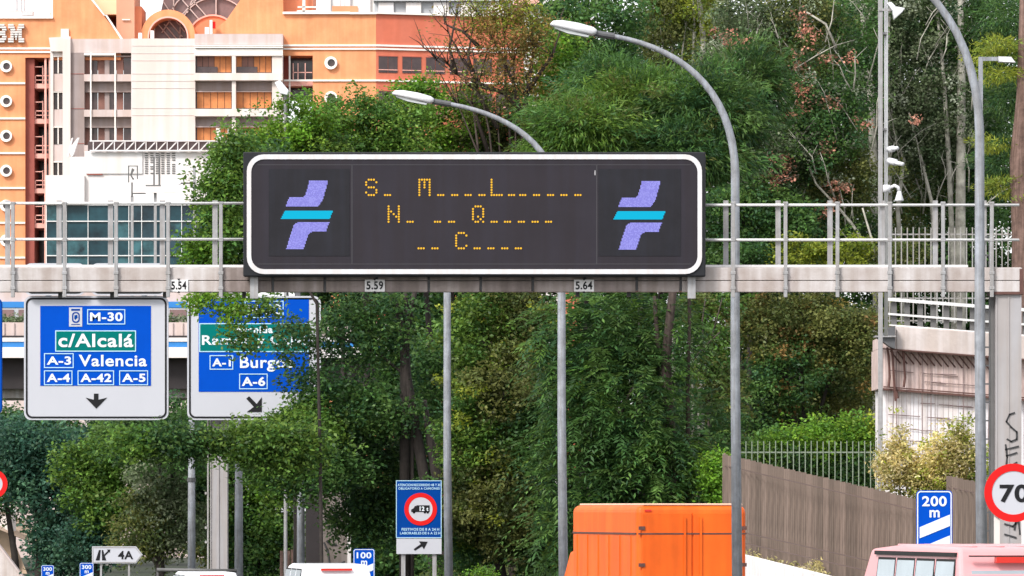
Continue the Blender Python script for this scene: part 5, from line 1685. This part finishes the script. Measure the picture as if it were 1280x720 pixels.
# ochre tree with bare branches in front of the red wing
def ochre_extra(tb, vs, cs, rng):
    D = 176
    for pts in ([(652, 190), (655, 150), (640, 100), (622, 60), (600, 20)], [(640, 120), (600, 105), (570, 92), (545, 75)], [(650, 140), (630, 115), (604, 110), (578, 75), (560, 40)],
                [(655, 160), (660, 110), (668, 60), (660, 10)], [(622, 160), (596, 115), (560, 80), (530, 60)], [(610, 190), (590, 130), (575, 112)], [(596, 112), (585, 70), (592, 30)], [(655, 120), (690, 70), (700, 40)], [(570, 92), (562, 60), (570, 20)], [(600, 60), (580, 40), (556, 30)]):
        tb.tube([P(a, b, D) for a, b in pts], [.085 * (1 - .75 * i / (len(pts) - 1)) for i in range(len(pts))], 6)
        for k in range(7):
            i = rng.integers(1, len(pts)); a, b = pts[i]
            e = (a + rng.uniform(-26, 26), b - rng.uniform(5, 38))
            tb.tube([P(a, b, D), P((a + e[0]) / 2 + rng.uniform(-4, 4), (b + e[1]) / 2, D + rng.uniform(-1, 1)), P(e[0], e[1], D + rng.uniform(-1, 1))], [.025, .016, .007], 4)


tree('ochre_tree', 'thin ochre tree with bare twigs in front of the red brick wing', 'tree', 645, 176,
     [(590, 60, 60, 55, 0, 'ochre', .12), (640, 40, 55, 50, 0, 'ochre', .5), (660, 90, 40, 50, 0, 'ochre', .26), (620, 120, 50, 40, 0, 'olive', .24), (560, 100, 40, 40, 0, 'rusty', .05), (630, 10, 44, 34, 0, 'gold', .5)], 'ochre', (.13, .06), .3, 'bark_br', .11, clump=.5, per=14, extra=ochre_extra)
# crowns above the display
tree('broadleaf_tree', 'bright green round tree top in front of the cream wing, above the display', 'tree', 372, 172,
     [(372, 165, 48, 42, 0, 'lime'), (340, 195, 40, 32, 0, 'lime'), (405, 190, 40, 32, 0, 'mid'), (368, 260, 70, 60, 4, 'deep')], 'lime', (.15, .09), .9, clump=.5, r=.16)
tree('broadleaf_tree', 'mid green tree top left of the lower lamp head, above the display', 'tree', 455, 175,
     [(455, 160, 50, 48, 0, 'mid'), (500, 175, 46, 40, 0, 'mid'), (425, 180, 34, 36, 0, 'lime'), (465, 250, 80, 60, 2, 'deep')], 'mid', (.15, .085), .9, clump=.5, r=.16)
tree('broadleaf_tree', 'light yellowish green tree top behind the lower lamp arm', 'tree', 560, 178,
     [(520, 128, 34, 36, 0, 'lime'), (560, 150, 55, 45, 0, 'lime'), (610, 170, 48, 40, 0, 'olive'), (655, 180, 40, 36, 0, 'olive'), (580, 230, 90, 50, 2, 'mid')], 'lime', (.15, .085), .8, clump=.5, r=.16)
# the two trees in front of the direction panels
tree('broadleaf_tree', 'leafy tree whose branches hang over the Burgos panel left of the display', 'tree', 400, 136,
     [(292, 205, 32, 48, 0, 'mid'), (276, 270, 32, 50, 0, 'mid'), (300, 300, 40, 50, 1, 'deep'), (255, 318, 26, 24, 0, 'lime'), (250, 376, 16, 17, -1, 'lime', .7), (296, 385, 17, 28, -1, 'lime', .6), (302, 425, 18, 18, -1, 'mid', .45), (330, 385, 18, 14, -1, 'mid', .6), (330, 240, 30, 50, 2, 'deep'), (310, 553, 55, 24, 0, 'mid'), (230, 552, 60, 22, 0, 'deep'), (165, 556, 36, 18, 0, 'mid'), (360, 560, 50, 34, 0, 'mid')], 'mid', (.14, .08), .9, clump=.42, per=26, r=.13,
     trunks=[([(402, 700), (400, 560), (398, 470), (396, 380), (350, 300), (310, 240)], [.05, .045, .04, .04, .03, .02], 0)], limbs=False)
tree('dark_tree', 'dark shady tree with forked black trunk left of the slim lamp post', 'tree', 525, 156,
     [(430, 420, 50, 55, 0, 'deep', .34), (480, 400, 45, 45, 0, 'deep', .5), (368, 425, 32, 38, -1, 'deep', .26), (395, 475, 34, 24, -1, 'deep', .36), (440, 520, 75, 50, 0, 'deep'), (380, 540, 50, 45, -1, 'mid'), (345, 570, 55, 45, -1, 'mid'), (400, 590, 55, 40, -1, 'deep'), (480, 600, 50, 60, 1, 'deep'), (465, 650, 50, 36, 1, 'deep'), (540, 480, 30, 60, 3, 'deep', .7)],
     'deep', (.15, .085), .8, 'bark', .16, clump=.48, per=28, limbs=False,
     trunks=[([(545, 720), (535, 620), (520, 540), (508, 470), (506, 420), (515, 380), (522, 350)], [.2, .18, .165, .15, .14, .1, .06]), ([(506, 425), (500, 395), (486, 360)], [.15, .12, .08]), ([(506, 430), (510, 400), (505, 355)], [.1, .08, .05]), ([(560, 720), (548, 620), (536, 540), (530, 500)], [.15, .14, .12, .08]), ([(508, 470), (470, 440), (420, 420)], [.06, .05, .02]), ([(515, 520), (460, 510), (400, 520)], [.06, .05, .02])])
# middle
tree('broadleaf_tree', 'olive and green mixed tree between the slim lamp and the middle lamp post', 'tree', 630, 152,
     [(600, 420, 55, 65, 0, 'mid'), (655, 400, 40, 50, 0, 'olive'), (630, 490, 60, 60, -1, 'olive'), (590, 540, 45, 60, -1, 'mid'), (660, 560, 45, 60, -1, 'deep'), (620, 630, 70, 60, -1, 'olive'), (570, 660, 40, 60, 0, 'deep'), (670, 670, 50, 55, 0, 'deep')],
     'mid', (.14, .08), .85, r=.16, clump=.45, mixpal='gold')
tree('ailanthus_tree', 'dark green tree with long feathered leaves and brown trunk behind the orange truck', 'tree', 838, 142,
     [(740, 430, 55, 60, 0), (800, 410, 60, 50, 0), (770, 510, 80, 60, -1), (735, 590, 60, 50, -1), (810, 580, 65, 55, -1), (870, 610, 45, 50, 0, 'mid'), (765, 660, 80, 40, -1), (880, 540, 40, 50, 2, 'deep', .6)],
     'deep', (.22, .06), .75, 'bark_br', .2, kind='pinnate', clump=.75, per=39, mixpal='mid', limbs=True, sub=1,
     trunks=[([(842, 680), (839, 600), (836, 520), (832, 450), (838, 390), (844, 340)], [.2, .18, .17, .14, .12, .1], -.9), ([(836, 480), (822, 430), (818, 370)], [.08, .07, .05], -.6), ([(860, 460), (862, 400), (861, 350)], [.06, .05, .05], -.4)])
tree('broadleaf_tree', 'green tree with thin pale stems left of the tall lamp post', 'tree', 890, 150,
     [(885, 420, 36, 60, 0, 'mid', .5), (900, 480, 34, 50, 0, 'olive', .6), (875, 390, 30, 30, 0, 'olive', .5)], 'mid', (.13, .075), .5, 'bark_br', .08, clump=.42, extra=pale_limbs([[(880, 440), (878, 400), (882, 372)], [(866, 450), (884, 430), (900, 415)], [(890, 420), (897, 395), (903, 372)]], 147, [.03, .03, .025]))
tree('olive_tree', 'brownish olive tree with dark hollows left of the bridge end', 'tree', 1000, 156,
     [(960, 410, 50, 50, 0, 'olive'), (1020, 410, 50, 45, 0, 'olive'), (1065, 430, 45, 50, 0, 'olive'), (985, 470, 60, 50, 0, 'deep', .6), (1050, 490, 50, 45, 1, 'olive', .6), (945, 520, 40, 50, 0, 'deep', .7), (1000, 530, 60, 30, 2, 'deep', .5)],
     'olive', (.13, .075), .8, r=.16, clump=.45, mixpal='ochre')
tree('shrub', 'olive shrubs seen low through the right half of the gantry railing', 'shrub', 1020, 168,
     [(1000, 318, 36, 22), (1060, 318, 40, 24), (930, 325, 40, 30, 0, 'deep'), (1120, 325, 40, 24, 0, 'olive')], 'gold', (.13, .07), .8, clump=.4, r=.06)
tree('dark_tree', 'dense dark green tree seen through the gantry railing right of the display', 'tree', 950, 170,
     [(930, 270, 55, 60), (985, 290, 50, 50), (900, 330, 50, 50), (1060, 290, 50, 40, 3), (960, 350, 60, 40)], 'deep', (.15, .085), .8, clump=.5, r=.16)
# bushes near the right fence
tree('shrub', 'bright green leafy shrub above the low picket fence', 'shrub', 1010, 147,
     [(960, 562, 34, 24, 0, 'mid'), (1010, 548, 50, 26, 0, 'lime'), (1070, 548, 34, 26, 0, 'lime'), (1000, 590, 70, 26, 0, 'deep'), (1070, 600, 34, 34, 0, 'deep'), (1092, 540, 10, 20, 0, 'gold')], 'lime', (.12, .07), .9, clump=.35, per=26, r=.05)
tree('yellow_bush', 'pale yellow climbing bush in front of the whitewashed bridge wall', 'shrub', 1150, 133,
     [(1120, 585, 28, 34), (1160, 590, 40, 32), (1200, 575, 24, 44), (1125, 552, 12, 26, 0, 'yellow', .5), (1172, 560, 8, 30, 0, 'yellow', .4), (1205, 540, 14, 18, 0, 'gold', .5), (1175, 612, 40, 16, 0, 'gold'), (1225, 590, 20, 40, 0, 'gold', .6)], 'yellow', (.10, .055), 1.1, 'bark_br', .04, clump=.26, per=22, mixpal='gold', sub=5)
bush('shrub', 'small bright green bush at the lower edge right of the slim lamp', 'shrub', 603, 716, 16, 7, 139, 'lime', base_z=0)
bush('shrub', 'bright green leafy bush beside the end of the brown fence', 'shrub', 896, 600, 22, 36, 140, 'lime', base_z=0, leaf=(.12, .07), clump=.3)
# left side
tree('blue_green_tree', 'dark bluish green tree at the lower left edge of the frame', 'tree', 55, 205,
     [(40, 568, 50, 42), (72, 625, 52, 48), (30, 590, 36, 36), (88, 678, 46, 45), (0, 560, 40, 36, 3), (90, 580, 36, 40, 2), (62, 690, 24, 34)], 'blue', (.20, .12), .8, r=.2, clump=.6, per=30)
tree('broadleaf_tree', 'fresh green tree below the Valencia panel and above the 4A sign', 'tree', 130, 198,
     [(110, 590, 38, 40, 0, 'mid'), (140, 575, 45, 40, 0, 'mid'), (130, 640, 45, 40, 0, 'mid'), (110, 680, 36, 36, 0, 'blue'), (160, 560, 40, 40, 2, 'deep')], 'mid', (.19, .115), .85, r=.18, clump=.55, per=30)
tree('willow_tree', 'grey green willow like tree left of the ribbed gantry column', 'tree', 205, 188,
     [(200, 600, 42, 45, 0, 'grey'), (215, 650, 40, 50, 0, 'grey'), (180, 660, 36, 50, 0, 'olive'), (230, 600, 40, 60, 2, 'deep'), (190, 545, 60, 32, -3, 'deep'), (240, 555, 40, 30, -3, 'deep')], 'grey', (.17, .09), .8, r=.18, clump=.5, per=40, droop=.6)
tree('broadleaf_tree', 'mid green tree between the two grey posts under the Burgos panel', 'tree', 335, 190,
     [(290, 600, 40, 50, 0, 'mid'), (335, 640, 36, 50, 0, 'mid'), (310, 690, 50, 50, 0, 'deep'), (350, 600, 36, 44, 0, 'lime'), (265, 660, 40, 60, 4, 'olive'), (300, 545, 60, 35, 0, 'deep'), (350, 680, 26, 40, 0, 'mid')], 'mid', (.17, .10), .85, r=.18, clump=.5, per=30)
# trees on the bank that close the gaps
for i, (px, D, lb, lob) in enumerate((
        (600, 215, 'dark tree of the bank deep behind the middle of the display', [(600, 330, 110, 120), (600, 500, 100, 110), (600, 640, 100, 80)]),
        (790, 215, 'dark tree of the bank deep behind the middle lamp post', [(780, 300, 110, 120), (780, 480, 110, 110), (790, 640, 110, 80)]),
        (960, 218, 'dark tree of the bank deep behind the tall lamp post', [(840, 60, 80, 90), (960, 120, 110, 130), (960, 320, 110, 130), (970, 500, 110, 100)]),
        (1140, 222, 'dark tree of the bank deep behind the bridge end', [(1130, 80, 110, 130), (1140, 260, 120, 110), (1180, 370, 110, 70), (1240, 380, 60, 70), (1240, 120, 70, 150), (1060, 460, 60, 90)]),
        (440, 212, 'dark tree of the bank deep behind the forked trunk', [(430, 330, 90, 90), (470, 560, 90, 90), (520, 420, 60, 90), (480, 680, 90, 60), (500, 690, 70, 36, -22, 'deep', .9)]))):
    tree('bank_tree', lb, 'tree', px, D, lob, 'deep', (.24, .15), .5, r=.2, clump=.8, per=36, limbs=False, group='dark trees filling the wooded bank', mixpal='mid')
for lb, px, lob in (('darkest tree showing just under the girder at the far left', 20, [(0, 540, 50, 36), (50, 545, 46, 40), (-30, 600, 60, 60)]),
                    ('distant green tree showing between the two direction panels below the girder', 210, [(120, 560, 50, 40), (180, 555, 44, 46), (225, 545, 40, 44), (280, 560, 50, 44)])):
    tree('distant_tree', lb, 'tree', px, 262, lob, 'deep', (.24, .15), .7, r=.18, clump=.7, per=36, limbs=False, group='distant trees under the overpass')
# low growth over the bank
rng = np.random.default_rng(77)
n = 2600
yy = rng.uniform(150, 250, n); xx = (rng.uniform(520, 1330, n) - 640) / F * yy
zz = np.array([gz(a, b) for a, b in zip(xx, yy)]) + rng.uniform(.05, 1.0, n)
v, c = leaves(rng, np.stack([xx, yy, zz], 1), 16, .7, .26, .15, PAL['deep'] + PAL['olive'], .6)
tag(leaf_object('undergrowth', [v], [c]), kind='stuff')
